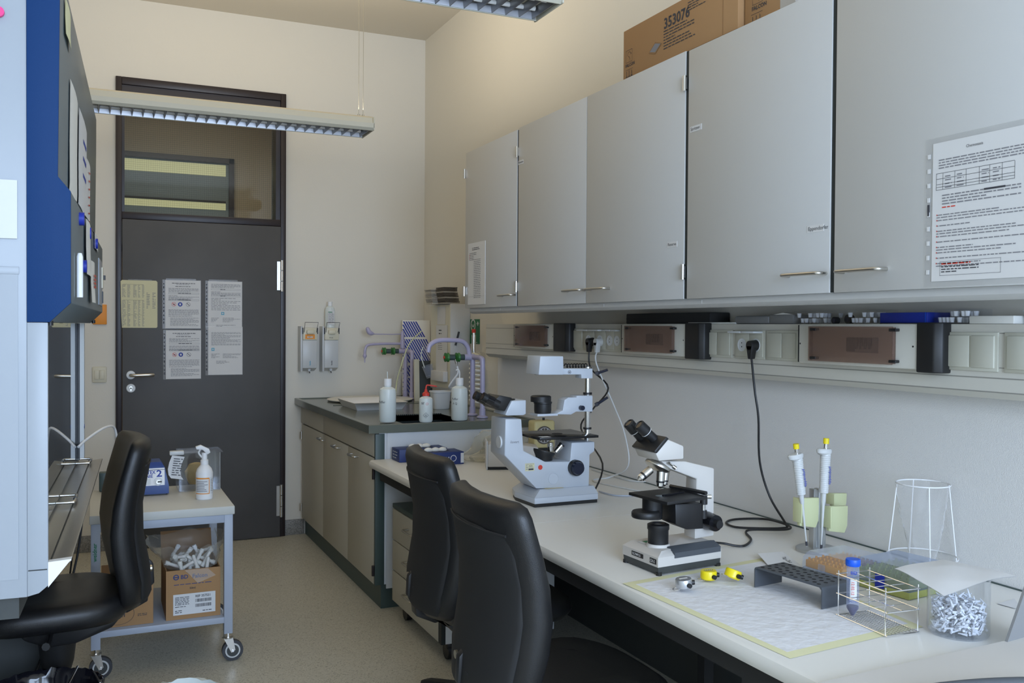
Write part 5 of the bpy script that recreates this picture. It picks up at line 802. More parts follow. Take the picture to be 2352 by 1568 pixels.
for i in range(n+1):
    for j in range(n+1):
        s_, r_ = i/n, j/n; p = c4[0]*(1-s_)*(1-r_)+c4[1]*s_*(1-r_)+c4[2]*s_*r_+c4[3]*(1-s_)*r_; dd = sqrt((p.x-bx)**2+(p.y-by)**2); p.z = HB+bh+.0035-max(0, dd-BR)*.10+.0008*sin(s_*9+r_*7); pp.append(p)
fs = [(i*(n+1)+j, (i+1)*(n+1)+j, (i+1)*(n+1)+j+1, i*(n+1)+j+1) for i in range(n) for j in range(n)]; b.add(pp, fs, 'paper'); b.add([p-Vector((0, 0, .0007)) for p in pp], [f[::-1] for f in fs], 'paper'); solo('paper_sheet', 'white paper draped over the glass beaker', 'paper', b)
# wire bag stand
w0 = oX(2118, 1276, -.095); cx, cy = w0.x, w0.y; zl = w0.z; t = thing('bag_stand', 'white wire stand holding a clear bag behind the beaker', 'stand', (cx, cy, HB)); zt = oY(2122, 1110, cy).z; rt_ = (oY(2178, 1110, cy)-oY(2055, 1110, cy)).length/2*.68; rb = (oY(2195, 1280, cy)-oY(2035, 1280, cy)).length/2*.68
b = MB(); cxt = cx; b.tube([(cxt+rt_*cos(a), cy+rt_*sin(a), zt) for a in [2*pi*j/40 for j in range(40)]], .0018, 'white', 8, True); b.tube([(cx+rb*cos(a), cy+rb*sin(a), zl) for a in [2*pi*j/40 for j in range(40)]], .0018, 'white', 8, True)
for a in (-2.2, -.5, 1.1, 2.6): b.tube([(cxt+rt_*cos(a), cy+rt_*sin(a), zt), (cx+rb*cos(a), cy+rb*sin(a), zl), (cx+rb*1.05*cos(a), cy+rb*1.05*sin(a), HB+.002)], .0017, 'white', 8)
build('wire_frame', b, t)
b = MB(); R = random.Random(5); rings = []
for i in range(15):
    f = i/14; rr = rt_*(.98-.5*f); rings.append([(cxt+(rr*(1+.12*sin(3*a+f*5)+R.uniform(-.06, .06)))*cos(a), cy+(rr*(1+.12*cos(2*a+f*4)+R.uniform(-.06, .06)))*sin(a), zt+.002-f*(zt-HB-.03)) for a in [2*pi*j/24 for j in range(24)]])
b.loft(rings, 'clear_film', cap=False); b.loft([rings[-1], [(cxt+.01, cy, HB+.012)]*24], 'clear_film', cap=False); build('film_bag', b, t)
# laptop at right edge + dark edge below
t = thing('laptop', 'cream device with a grey upright panel at the lower right edge', 'laptop', (-.42, 1.2, HB)); e0, e1, e2 = oZ(1885, 1566, HB+.022), oZ(2310, 1473, HB+.022), oZ(2352, 1461, HB+.022)
far = e2+(e2-e0).normalized()*.10; dn = Vector((-.30, -.95, 0)).normalized()*.16; b = MB(); st = e0-(e1-e0).normalized()*.02
pl = [st, far, far+dn, st+dn]; b.loft([[(p.x, p.y, HB+.001) for p in pl], [(p.x, p.y, HB+.022) for p in pl]], 'lap_cream'); build('base_unit', b, t)
b = MB(); a = oZ(2308, 1472, HB+.022); top_ = oY(2352, 1345, a.y); dv = (e2-e1).normalized(); b.loft([[a, a+dv*.12, a+dv*.12+Vector((0, -.006, 0)), a+Vector((0, -.006, 0))], [Vector((top_.x, a.y, top_.z)), Vector((top_.x, a.y, top_.z))+dv*.10, Vector((top_.x, a.y, top_.z))+dv*.10+Vector((0, -.006, 0)), Vector((top_.x, a.y-.006, top_.z))]], 'grey_screen'); build('panel', b, t)
b = MB(); q = [oZ(u, v, HB+.045) for u, v in ((2080, 1572), (2150, 1561), (2250, 1552), (2345, 1549), (2420, 1552))]; b.tube([p+Vector((0, -.012, -.012)) for p in crom(q, 4)], .012, 'rack_grey', 12); solo('dark_roll', 'dark rounded edge at the bottom right corner before the cream device', 'roll', b)
# ================================================================ safety cabinet (left), turned slightly in the room
P0 = Vector((-2.135, 2.062, 0)); HA = .0452; HL = 1.52
HM = frame(P0, (cos(HA), -sin(HA), 0), (sin(HA), cos(HA), 0))   # local: x = towards the room (b), y = along the cabinet, z up
h = thing('safety_cabinet', 'white and blue laboratory safety cabinet with a steel work surface, at the left', 'safety cabinet', (-2.5, 2.8, 0))
def hb(): b = MB(); b.M = HM; return b
b = hb(); b.prism([(-.78, .83), (-.0805, .832), (-.0805, 2.10), (-.78, 2.10)], -.001, .045, 'hood_white', 'xz', .002); b.box(-.78, -.74, .045, HL, .83, 2.10, 'hood_white'); b.box(-.78, -.11, .045, HL, 2.02, 2.10, 'hood_white'); b.box(-.78, -.0805, HL, HL+.045, .83, 2.10, 'hood_white')
b.box(-.70, -.096, -.003, -.001, .87, 1.475, 'hood_white'); b.box(-.70, -.094, -.0035, -.001, 1.475, 1.49, 'hood_white', .001); build('housing', b, h)
b = hb(); b.prism([(-.0805, 1.38), (-.0435, 1.38), (-.0435, .852), (-.060, .838), (-.0805, .833)], -.002, .012, 'hood_white', 'xz', .001); b.prism([(-.0435, .899), (-.001, .902), (-.0435, .848)], -.002, .02, 'white', 'xz'); b.box(-.079, -.045, -.0028, -.0018, .884, .886, 'dark_gap'); build('side_column', b, h)
hood = [(-.0805, 1.381), (-.040, 1.381), (-.0015, 1.42), (-.0015, 1.644), (-.025, 1.673), (-.021, 2.03), (-.021, 2.10), (-.0805, 2.10)]
b = hb(); b.prism(hood, -.004, .004, 'blue_paint', 'xz', .0008); plabel(build('blue_end_panel', b, h), 'blue painted end panel')
b = hb(); b.prism(hood, .004, HL, 'hood_grey', 'xz', .0015); b.cyl((-.042, .03, 1.374), (-.042, .03, 1.384), .006, 'black'); b.cyl((-.028, HL-.05, 1.38), (-.028, HL-.05, 1.392), .006, 'black'); plabel(build('front_fascia', b, h), 'grey sloping front fascia')
b = hb(); b.box(-.085, -.079, .012, HL, .905, 1.40, 'hood_glass'); plabel(build('sash', b, h), 'reflecting glass sash')
b = hb(); b.box(-.0715, -.058, HL-.05, HL-.002, .905, 1.38, 'pip_grey'); b.box(-.0785, -.0715, HL-.052, HL-.002, .905, 1.38, 'black'); b.prism([(HL-.055, 1.02), (HL-.035, 1.012), (HL-.035, 1.028)], -.0575, -.0565, 'ink_blue', 'yz'); build('sash_post', b, h)
b = hb(); b.prism([(-.70, .895), (-.045, .895), (-.002, .900), (-.001, .897), (-.02, .885), (-.06, .85), (-.70, .85)], .004, HL, 'worksteel', 'xz', .001); b.box(-.042, -.040, .03, HL-.02, .8975, .8985, 'dark_gap')
build('work_surface', b, h)
for yy in (.62, 1.36):
    b = hb(); z = .908; x0, x1 = -.077, -.036; b.tube(crom([(x0-.001, yy, z), (x1-.008, yy, z), (x1, yy+.012, z), (x1, yy+.10, z), (x1-.008, yy+.112, z), (x0-.001, yy+.112, z)], 4), .0042, 'steel', 10); b.cyl((x1, yy+.05, z), (x1, yy+.054, z), .0058, 'black'); build('handle', b, h)
b = hb(); b.box(-.72, -.50, .05, .10, 0, .83, 'hood_dark'); b.box(-.72, -.15, HL-.08, HL-.03, 0, .83, 'hood_dark'); b.box(-.72, -.66, .05, HL-.03, .1, .3, 'hood_dark'); b.box(-.74, -.10, .04, HL, .78, .84, 'hood_dark'); build('underframe', b, h)
b = hb(); b.box(-.70, -.12, .05, HL-.02, .895, .897, 'worksteel'); b.box(-.74, -.735, .05, HL, .9, 1.9, 'worksteel'); build('chamber_lining', b, h)
# white tubing inside + outside
b = hb(); b.tube(crom([(-.074, 1.43, .955), (-.05, 1.48, .975), (-.0, 1.60, 1.0), (.03, 1.72, .99), (.04, 1.76, .94)], 6), .0045, 'white', 8); solo('white_tube', 'white tube bending over the far end of the work surface', 'tube', b)
# sheets and magnets on fascia. front face: slope from (-.025,1.673) up, and (-.0015) below 1.644
def fpaper(name, label, y0, y1, z0, z1, m, lines=True, bend=.004, xo=None, skew=0):
    b = hb(); n = 6; x_at = lambda z: (-.0235+(z-1.673)*.0112) if z > 1.673 else (-.025+(1.673-z)/(1.673-1.644)*.0235 if z > 1.644 else -.0015)
    g = []; zs = sorted(set([z0+(z1-z0)*i/n for i in range(n+1)]+[z for z in (1.644, 1.673) if z0 < z < z1]))
    for z in zs:
        for j in range(5): f = j/4; g.append((x_at(z)+.0018+(xo or 0)+bend*sin(pi*f)*.6+bend*max(0, (z1-z)/(z1-z0)-.5), y0+(y1-y0)*f+skew*(z-z0), z))
    fs = [(i*5+j, i*5+j+1, (i+1)*5+j+1, (i+1)*5+j) for i in range(len(zs)-1) for j in range(4)]; b.add(g, fs, m); b.add([(x-.0006, y, z) for x, y, z in g], [f[::-1] for f in fs], m)
    return b, x_at
b, xa = fpaper('', '', .09, .24, 1.985, 2.06, 'yellow_tape'); solo('yellow_label', 'yellowish label high on the grey front of the blue cabinet', 'label', b)
b, xa = fpaper('', '', .25, .50, 1.655, 1.930, 'foam_white'); solo('fascia_sheet', 'nearest long sheet hanging on the grey cabinet front', 'paper', b)
b, xa = fpaper('', '', .52, .86, 1.655, 1.925, 'paper', xo=.002)
for i in range(3): z = 1.86-i*.045; b.add([(xa(z)+.0065, .66, z), (xa(z)+.0065, .80, z-.0), (xa(z)+.0065, .80, z+.012), (xa(z)+.0065, .66, z+.012)], [(0, 1, 2, 3)], 'ink_blue')
solo('fascia_sheet', 'sheet with blue printed bars, in the middle of the grey cabinet front', 'paper', b)
b, xa = fpaper('', '', .90, 1.10, 1.60, 1.86, 'paper')
for i in range(8): z = 1.83-i*.024; b.add([(xa(z)+.006, .95, z-.006), (xa(z)+.006, 1.02, z+.0), (xa(z)+.006, 1.02, z+.004), (xa(z)+.006, .95, z-.002)], [(0, 1, 2, 3)], 'red')
solo('fascia_sheet', 'narrow sheet with a column of red marks on the grey cabinet front', 'paper', b)
b, xa = fpaper('', '', .42, .62, 1.50, 1.635, 'foam_white', xo=.004); solo('magnet_note', 'cream note held by dark blue magnets on the lower front', 'note', b, 'notes under magnets')
b, xa = fpaper('', '', .60, .78, 1.435, 1.545, 'foam_white', xo=.006, bend=.006)
for i in range(4): b.add([(.0125, .65, 1.475+i*.010), (.0125, .74, 1.475+i*.010), (.0125, .74, 1.481+i*.010), (.0125, .65, 1.481+i*.010)], [(0, 1, 2, 3)], 'red')
solo('magnet_note', 'lower cream note with red writing curling off the cabinet front', 'note', b, 'notes under magnets')
for lb, yy, zz in (('nearest upper dark blue magnet', .26, 1.617), ('dark blue magnet at the middle of the upper row', .56, 1.612), ('dark blue magnet farthest along the upper row', .93, 1.615), ('lower dark blue magnet over the note', .36, 1.515)):
    b = hb(); b.cyl((-.0015, yy, zz), (.009, yy, zz), .015, 'navy_stripe'); solo('round_magnet', lb+' on the grey cabinet front', 'magnet', b, 'dark blue magnets')
b = hb(); b.cyl((.007, .13, 1.435), (.007, .13, 1.522), .0065, 'white'); b.cyl((.007, .13, 1.522), (.007, .13, 1.53), .0065, 'white', .004); b.M = HM; b.text('P.', .012, HM @ frame((.0137, .135, 1.49), (0, 0, 1), (0, -1, 0)), 'ink_dark'); solo('white_marker', 'thick white marker clipped upright on the near end of the cabinet front', 'marker', b)
b = hb(); b.box(-.0015, .002, 1.18, 1.42, 1.44, 1.59, 'hood_white', .001); b.box(.002, .006, 1.36, 1.42, 1.50, 1.57, 'cream_plastic'); b.box(.006, .012, 1.40, 1.43, 1.53, 1.545, 'black'); b.box(.002, .005, 1.39, 1.43, 1.45, 1.49, 'rack_grey'); solo('control_panel', 'small control panel at the far end of the grey cabinet front', 'control panel', b)
b = hb(); x0, x1 = -.16, -.097; b.box(x0, x1, -.006, -.004, 1.545, 1.66, 'pip_grey'); M = HM @ frame((x0, -.0062, 1.545), (1, 0, 0), (0, 0, 1)); b.lines(M, .005, .06, .095, .006, 13, 'ink', .3, 4, .6); b.lines(M, .03, .05, .10, .008, 1, 'cyan', .3, 2); solo('side_note', 'pale printed sheet on the white end of the safety cabinet', 'paper', b)
b = hb(); b.cyl((-.128, -.004, 1.985), (-.128, -.012, 1.985), .010, 'pink'); solo('pink_magnet', 'pink round magnet at the left picture edge', 'magnet', b)
# ================================================================ office chairs, built facing +x
def make_chair(label, col='leather'):
    t = thing('office_chair', label, 'chair', (0, 0, 0), 'black office chairs')
    def ring(z, w, th, x, wing, k=28, off=0):
        out = []
        for j in range(k):
            a = 2*pi*j/k; ca, sa = cos(a), sin(a); px = th*.5*(abs(ca)**.55)*(1 if ca > 0 else -1); py = w*.5*(abs(sa)**.5)*(1 if sa > 0 else -1)
            out.append((x+px+wing*(abs(py)/(w*.5))**2*.035+off, py, z))
        return out
    prof = [(.425, .20, .030, -.222), (.432, .30, .060, -.230), (.46, .38, .078, -.234), (.52, .425, .090, -.228), (.60, .450, .094, -.212), (.68, .458, .092, -.204), (.76, .458, .086, -.210), (.83, .452, .080, -.224), (.89, .446, .076, -.240), (.93, .440, .072, -.250), (.952, .42, .060, -.254), (.962, .36, .030, -.254)]
    b = MB(); b.loft([ring(z, w, th, x, 1) for z, w, th, x in prof], 'leather'); build('backrest', b, t, 60)
    b = MB(); pr2 = [(.45, .30, .02, -.272), (.47, .34, .026, -.276), (.55, .38, .030, -.268), (.66, .40, .030, -.247), (.76, .40, .028, -.246), (.85, .385, .026, -.264), (.886, .375, .022, -.273), (.892, .36, .012, -.272)]
    b.loft([ring(z, w, th, x, 1) for z, w, th, x in pr2], 'fabric_back'); z0 = .888; b.tube([(-.282+.035*(abs(y)/.19)**2, y, z0-.002) for y in [(-.18+.36*i/12) for i in range(13)]], .0035, 'fabric_back', 6); plabel(build('back_shell', b, t), 'matt fabric rear shell')
    b = MB(); b.prism([(-.275, .46), (-.296, .48), (-.292, .545), (-.272, .565)], .01, .035, 'black', 'xz', .004); b.cyl((-.275, .06, .535), (-.284, .06, .535), .011, 'nickel'); build('adjuster', b, t)
    b = MB()
    def sr(z, k, dz=0): return [(.02+.235*k*(abs(cos(a))**.6)*(1 if cos(a) > 0 else -1), .235*k*(abs(sin(a))**.6)*(1 if sin(a) > 0 else -1), z+(-.03*max(0, cos(a)-.3) if z > .44 else 0)) for a in [2*pi*j/32 for j in range(32)]]
    b.loft([sr(.405, .80), sr(.41, .93), sr(.43, .99), sr(.455, 1), sr(.475, .96), sr(.485, .86), sr(.482, .5)], 'leather'); build('seat', b, t, 60)
    b = MB(); b.prism([(-.19, .40), (.12, .40), (.10, .36), (.03, .33), (-.05, .33), (-.16, .365)], -.09, .09, 'black', 'xz', .012); b.prism([(-.21, .39), (-.275, .42), (-.285, .52), (-.270, .52), (-.245, .43), (-.16, .372), (-.16, .40)], -.03, .03, 'black', 'xz', .004); b.tube(crom([(.02, .08, .375), (.03, .17, .37), (.04, .22, .375)], 4), [.007]*7+[.012]*2, 'black'); build('mechanism', b, t)
    b = MB(); b.lathe([(.030, .10), (.032, .20), (.050, .26), (.058, .33)], 'black', (0, 0, 0)); b.cyl((0, 0, .075), (0, 0, .12), .045, 'black'); build('column', b, t)
    for k in range(5):
        a = 2*pi*k/5+.25; c, s_ = cos(a), sin(a); b = MB()
        b.loft([[(c*r-s_*w*q[0], s_*r+c*w*q[0], z+hh*q[1]) for q in ((-1, -.2), (-.7, 1), (.7, 1), (1, -.2), (.8, -1), (-.8, -1))] for r, w, hh, z in ((.03, .028, .022, .095), (.16, .024, .018, .092), (.27, .020, .012, .078), (.295, .010, .006, .074))], 'black'); lg = build('leg', b, t)
        b = MB(); r = .275; o = Vector((c*r, s_*r, 0)); w = Vector((-s_, c, 0)); b.cyl(o-w*.024+Vector((0, 0, .028)), o-w*.006+Vector((0, 0, .028)), .027, 'black'); b.cyl(o+w*.006+Vector((0, 0, .028)), o+w*.024+Vector((0, 0, .028)), .027, 'black'); b.cyl(o+Vector((0, 0, .03)), o+Vector((0, 0, .075)), .008, 'black'); build('caster', b, lg)
    return t
ch = make_chair('black leather office chair nearest the camera, seen from behind at the bench')
ch.matrix_world = Matrix.Translation((-.965, 2.145, 0)) @ Matrix.Rotation(.0, 4, 'Z')
c2 = dup(ch, (-.85, 2.90, 0), -.05, 'black office chair seen from behind, before the drawer pedestal')
c3 = dup(ch, (-2.205, 3.36, 0), pi+.07, 'black office chair drawn up to the safety cabinet, seen from the side'); c3.matrix_world = c3.matrix_world @ Matrix.Diagonal((1, 1, 1.04, 1))
for cc_, ang in ((c2, radians(119-86.3)), (c3, radians(20)), (ch, radians(0))):
    for q in cc_.children:
        if q.name.startswith('leg'): q.matrix_local = Matrix.Rotation(ang, 4, 'Z') @ Matrix.Diagonal((1.12, 1.12, 1, 1))
# ================================================================ trolley
TX0, TX1, TY0, TY1, TZ = -2.112, -1.572, 3.88, 4.47, .640
t = thing('lab_trolley', 'grey two-level trolley on casters before the grey door', 'trolley', ((TX0+TX1)/2, (TY0+TY1)/2, 0))
b = MB(); b.box(TX0, TX1, TY0, TY1, TZ-.034, TZ, 'trolley_top', .003); build('top_board', b, t)
for x in (TX0+.005, TX1-.040):
    for y in (TY0+.01, TY1-.045):
        b = MB(); b.box(x, x+.034, y, y+.034, .115, TZ-.034, 'trolley_grey', .002); lg = build('post', b, t)
        cx, cy = x+.017, y+.017; b = MB(); b.cyl((cx, cy, .10), (cx, cy, .117), .018, 'chrome'); b.cyl((cx, cy, .095), (cx, cy, .101), .022, 'steel')
        for s_ in (-1, 1): b.prism([(cx-.018, .097), (cx+.018, .097), (cx+.028, .045), (cx+.012, .035)], cy+s_*.014-.0012, cy+s_*.014+.0012, 'steel', 'xz')
        wx = cx+.018
        b.cyl((wx, cy-.011, .0425), (wx, cy+.011, .0425), .042, 'rubber', n=28); b.cyl((wx, cy-.0125, .0425), (wx, cy+.0125, .0425), .030, 'pip_grey', n=24); b.cyl((wx, cy-.0135, .0425), (wx, cy+.0135, .0425), .024, 'hood_dark'); b.cyl((wx, cy-.017, .0425), (wx, cy+.017, .0425), .005, 'chrome'); build('caster', b, lg)
b = MB(); b.box(TX0+.01, TX1-.01, TY0+.012, TY0+.042, TZ-.068, TZ-.034, 'trolley_grey', .002); b.box(TX0+.01, TX1-.01, TY1-.045, TY1-.015, TZ-.068, TZ-.034, 'trolley_grey'); b.box(TX0+.008, TX0+.036, TY0+.04, TY1-.04, TZ-.068, TZ-.034, 'trolley_grey'); b.box(TX1-.036, TX1-.008, TY0+.04, TY1-.04, TZ-.068, TZ-.034, 'trolley_grey')
M2 = frame((TX0+.026, TY0+.0095, .46), (0, 0, 1), (-1, 0, 0)); b.text('weidner', .015, M2, 'green', bold=True); build('upper_frame', b, t)
b = MB(); b.box(TX0+.036, TX1-.038, TY0+.012, TY1-.02, .160, .185, 'trolley_grey', .002); build('shelf', b, t)
ZL = .1855
# open tube box
t = thing('cardboard_box', 'open cardboard box full of white tubes in a clear bag, on the trolley shelf', 'box', (-1.72, 4.1, ZL)); x0, x1, y0, y1, zt = -1.832, -1.622, 3.93, 4.23, .385
b = MB(); w = .004
for q in ((x0, x1, y0, y0+w), (x0, x1, y1-w, y1), (x0, x0+w, y0+w, y1-w), (x1-w, x1, y0+w, y1-w)): b.box(*q, ZL, zt, 'cardboard')
b.box(x0+w, x1-w, y0+w, y1-w, ZL, ZL+.004, 'cardboard'); b.prism([(y1, zt), (y1+.05, zt+.09), (y1+.053, zt+.09), (y1+.003, zt)], x0, x1, 'cardboard_dark', 'yz'); build('carton', b, t)
b = MB(); M = frame((x0, y0-.0004, ZL), (1, 0, 0), (0, 0, 1)); b.ring2(M, .038, .172, .0115, .004, 'navy_print', 20); b.rect(M, .028, .048, .170, .174, 'navy_print'); b.text('BD', .016, M @ Matrix.Translation((.055, .164, 0)), 'navy_print', bold=True); b.text('Falcon', .016, M @ Matrix.Translation((.100, .164, 0)), 'navy_print', bold=True); b.lines(M, .03, .175, .140, .009, 1, 'navy_print', .3, 3); b.text('50ml', .008, M @ Matrix.Translation((.09, .120, 0)), 'ink_dark', bold=True)
b.rect(M, .027, .190, .018, .102, 'paper', .0008); Mz = M @ Matrix.Translation((0, 0, .0006)); b.text('REF 357551', .0095, Mz @ Matrix.Translation((.112, .084, 0)), 'ink_dark', bold=True, sx=.92); b.lines(Mz, .034, .088, .088, .0058, 6, 'ink_dark', .4, 5, .8); b.lines(Mz, .034, .075, .050, .006, 1, 'ink_dark', .4, 6); b.lines(Mz, .034, .06, .034, .007, 2, 'ink_dark', .4, 7)
R = random.Random(2)
for zz in (.064, .044):
    x = .112
    while x < .172: ww = R.choice((.0008, .0014, .0022)); b.rect(Mz, x, x+ww, zz, zz+.013, 'ink_dark'); x += ww+R.choice((.0008, .0016))
b.lines(Mz, .14, .175, .026, .006, 1, 'ink_dark', .5, 9); build('printed_label', b, t)
R = random.Random(9); tp = None; k = 0; pl = []
for k in range(26):
    for _ in range(60):
        c = Vector((R.uniform(x0+.03, x1-.03), R.uniform(y0+.02, y1-.08), zt+R.uniform(-.006, .030))); d = Vector((R.gauss(0, 1), R.gauss(0, .5), R.gauss(0, .8))).normalized()
        if all((c-q).length > .024 for q, _d in pl): break
    pl.append((c, d))
tubeproto = None
for k, (c, d) in enumerate(pl):
    lb = 'one of the white capped tubes heaped in the open cardboard box'
    if tubeproto is None:
        tubeproto = thing('sample_tube', lb, 'tube', (0, 0, 0), 'white tubes in the open cardboard box'); b = MB(); b.lathe([(.004, 0), (.007, .006), (.007, .05)], 'white', (0, 0, -.03), 12); build('tube_body', b, tubeproto); b = MB(); b.lathe([(.009, .05), (.0095, .052), (.0095, .064), (.009, .066)], 'white', (0, 0, -.03), 12); build('cap', b, tubeproto)
        b = MB(); b.rect(frame((0, -.0072, -.02), (0, 0, 1), (1, 0, 0)), 0, .03, -.002, .0, 'red'); build('red_mark', b, tubeproto)
        o = tubeproto
    else: o = dup(tubeproto, (0, 0, 0), 0, lb)
    o.matrix_world = Matrix.Translation(c) @ Vector((0, 0, 1)).rotation_difference(d).to_matrix().to_4x4()
b = MB(); R = random.Random(4); n = 26; cx, cy = (x0+x1)/2, (y0+y1)/2
def bagring(f, seed):
    R = random.Random(seed); out = []
    for j in range(n): a = 2*pi*j/n; out.append((cx+(x1-x0)*(.50+.22*f+R.uniform(-.03, .03)*(1+f))*(abs(cos(a))**.7)*(1 if cos(a) > 0 else -1)-.02*f, cy+(y1-y0)*(.47+.10*f+R.uniform(-.02, .02))*(abs(sin(a))**.7)*(1 if sin(a) > 0 else -1), zt-.004+f*.10+R.uniform(-.012, .016)*f))
    return out
b.loft([bagring(f, i) for i, f in enumerate((0, .2, .4, .6, .8, 1.0))], 'bag_film', cap=False); b.add([(x0+.07, y0-.003, zt-.001), (x0+.16, y0-.003, zt-.001), (x0+.19, y0-.012, zt-.03), (x0+.12, y0-.014, zt-.055), (x0+.09, y0-.010, zt-.02)], [(0, 4, 3, 2, 1)], 'bag_film'); solo('plastic_liner', 'crinkled clear plastic bag bulging out of the open cardboard box', 'bag', b)
t = thing('cardboard_box', 'cardboard box marked 5 ml by hand, on the trolley shelf behind the chair', 'box', (-1.98, 4.1, ZL)); x0, x1, y0 = -2.068, -1.880, 3.925
b = MB(); b.box(x0, x1, y0, 4.24, ZL, .36, 'cardboard', .002); build('carton', b, t); b = MB(); M = frame((x0, y0-.0004, ZL), (1, 0, 0), (0, 0, 1))
for j in range(32): a, e = 2*pi*j/32, 2*pi*(j+1)/32; b.add([M @ Vector((.062+q*.056*cos(w_), .050+q*.042*sin(w_), .0006)) for q, w_ in ((1, a), (.975, a), (.975, e), (1, e))], [(0, 3, 2, 1)], 'ink_dark')
b.text('5ml', .026, M @ Matrix.Translation((.030, .038, 0)), 'ink_dark'); b.lines(M, .13, .165, .042, .006, 2, 'ink_dark', .4, 3); build('handwriting', b, t)
# vortex mixer
t = thing('vortex_mixer', 'blue vortex mixer with a white control panel on the trolley', 'mixer', (-1.87, 4.25, TZ)); o = oZ(388, 1136, TZ); xr, yf_ = o.x, o.y
b = MB(); z = TZ+.001; W = .165; yb_ = yf_+.155
b.loft([[(xr-W, yf_, z+.006), (xr, yf_, z+.006), (xr, yb_, z+.006), (xr-W, yb_, z+.006)], [(xr-W, yf_, z+.040), (xr, yf_, z+.040), (xr, yb_, z+.040), (xr-W, yb_, z+.040)], [(xr-W+.012, yf_+.012, z+.118), (xr-.016, yf_+.012, z+.118), (xr-.016, yb_, z+.118), (xr-W+.012, yb_, z+.118)], [(xr-W+.02, yf_+.03, z+.140), (xr-.030, yf_+.03, z+.140), (xr-.030, yb_-.01, z+.140), (xr-W+.02, yb_-.01, z+.140)]], 'vortex_blue'); b.box(xr-W+.01, xr-.01, yf_+.01, yb_-.01, z-.0005, z+.007, 'black'); b.cyl((xr-.09, (yf_+yb_)/2, z+.14), (xr-.09, (yf_+yb_)/2, z+.165), .016, 'black'); build('housing', b, t)
b = MB(); M = frame((xr-W+.006, yf_+.0015, z+.043), (1, 0, 0), (0, .15, 1)); b.rect(M, .004, .142, 0, .074, 'white', .0012); b.rect(M, .004, .142, .066, .068, 'ink_dark', .0016); b.text('VORTEX', .014, M @ Matrix.Translation((.034, .050, .0012)), 'ink_blue', bold=True, sx=.92); b.text('GENIE', .013, M @ Matrix.Translation((.043, .034, .0012)), 'ink_blue', bold=True); b.text('2', .028, M @ Matrix.Translation((.108, .037, .0012)), 'ink_blue', bold=True, sx=1.2); b.rect(M, .012, .085, .004, .030, 'pip_grey', .0016); b.ring2(M, .115, .016, .018, .004, 'pip_grey', 20, .0016); build('panel', b, t)
b = MB(); q = M @ Vector((.115, .016, .002)); b.cyl(q, q+Vector((0, -.014, 0)), .0095, 'chrome'); b.box(q.x-.002, q.x+.014, q.y-.016, q.y-.012, q.z-.002, q.z+.004, 'black'); q = M @ Vector((.062, .014, .002)); b.cyl(q, q+Vector((0, -.006, 0)), .006, 'nickel'); b.cyl(q, q+Vector((.004, -.012, .002)), .002, 'nickel'); build('knob', b, t)
# acrylic box with glove box
t = thing('acrylic_box', 'clear acrylic box with a tape dispenser on its left side, on the trolley', 'box', (-1.65, 4.4, TZ)); x0, x1, y0, y1 = -1.755, -1.580, 4.285, 4.455; z0, z1 = TZ+.001, TZ+.168; w = .004; b = MB()
for q in ((x0, x1, y0, y0+w, z0, z1), (x0, x1, y1-w, y1, z0, z1), (x0, x0+w, y0, y1, z0, z1), (x1-w, x1, y0, y1, z0, z1), (x0-.002, x1+.01, y0-.002, y1+.002, z1, z1+w), (x0, x1, y0, y1, z0, z0+w)): b.box(*q, 'clear')
for x, y in ((x0, y0), (x1-.005, y0), (x0, y1-.005), (x1-.005, y1-.005)): b.box(x, x+.005, y, y+.005, z0, z1, 'clear_film')
build('case', b, t)
b = MB(); R = random.Random(8); cx, cy = -1.675, 4.37; b.loft([[(cx+(r*cos(a))*(1+R.uniform(-.12, .12)), cy+.8*r*sin(a), z) for a in [2*pi*j/14 for j in range(14)]] for r, z in ((.03, z0+.02), (.05, z0+.05), (.052, z0+.08), (.03, z0+.11), (.012, z0+.115))], 'glove'); solo('tan_bag', 'tan translucent bag inside the acrylic box', 'bag', b)
t = thing('tape_dispenser', 'grey dispenser with a printed paper strip at the left of the acrylic box', 'dispenser', (-1.76, 4.27, TZ+.1)); b = MB(); b.box(-1.795, -1.735, 4.27, 4.30, z1-.002, z1+.016, 'pip_grey', .004); build('housing', b, t)
b = MB(); pts = [(-1.785, z1), (-1.797, z1-.03), (-1.803, z1-.06), (-1.800, z1-.085), (-1.790, z1-.10)]; g = [(x, 4.262, z) for x, z in pts]+[(x+.052, 4.268, z-.01) for x, z in pts]; b.add(g, [(i, i+1, i+6, i+5) for i in range(4)], 'paper'); M = frame((-1.797, 4.261, z1-.10), (1, .12, -.15), (0, 0, 1)); b.lines(M, .006, .045, .085, .010, 8, 'ink_dark', .35, 5, .7); build('paper_strip', b, t)
# spray bottle
o = oZ(471, 1147, TZ); x, y, z = o.x, o.y+.026, TZ+.0005; t = thing('spray_bottle', 'white spray bottle with an orange-edged label at the front of the trolley', 'bottle', (x, y, z)); r = .027
b = MB(); b.lathe([(r*.95, 0), (r, .004), (r, .085), (r*.85, .098), (r*.42, .112), (r*.42, .120)], 'white', (x, y, z), 32); build('bottle_body', b, t)
b = MB(); b.lathe([(.0125, .112), (.0125, .126), (.009, .128), (.009, .15)], 'white', (x, y, z)); b.prism([(x-.026, z+.162), (x-.028, z+.171), (x-.012, z+.176), (x+.014, z+.162), (x+.018, z+.150), (x+.008, z+.144), (x-.006, z+.160)], y-.008, y+.008, 'white', 'xz', .002); b.tube(crom([(x-.012, y, z+.162), (x-.018, y, z+.15), (x-.008, y, z+.135)], 4), .0028, 'white'); build('trigger_head', b, t)
b = MB(); d = camdir(x, y); a0 = atan2(-d.y, -d.x)
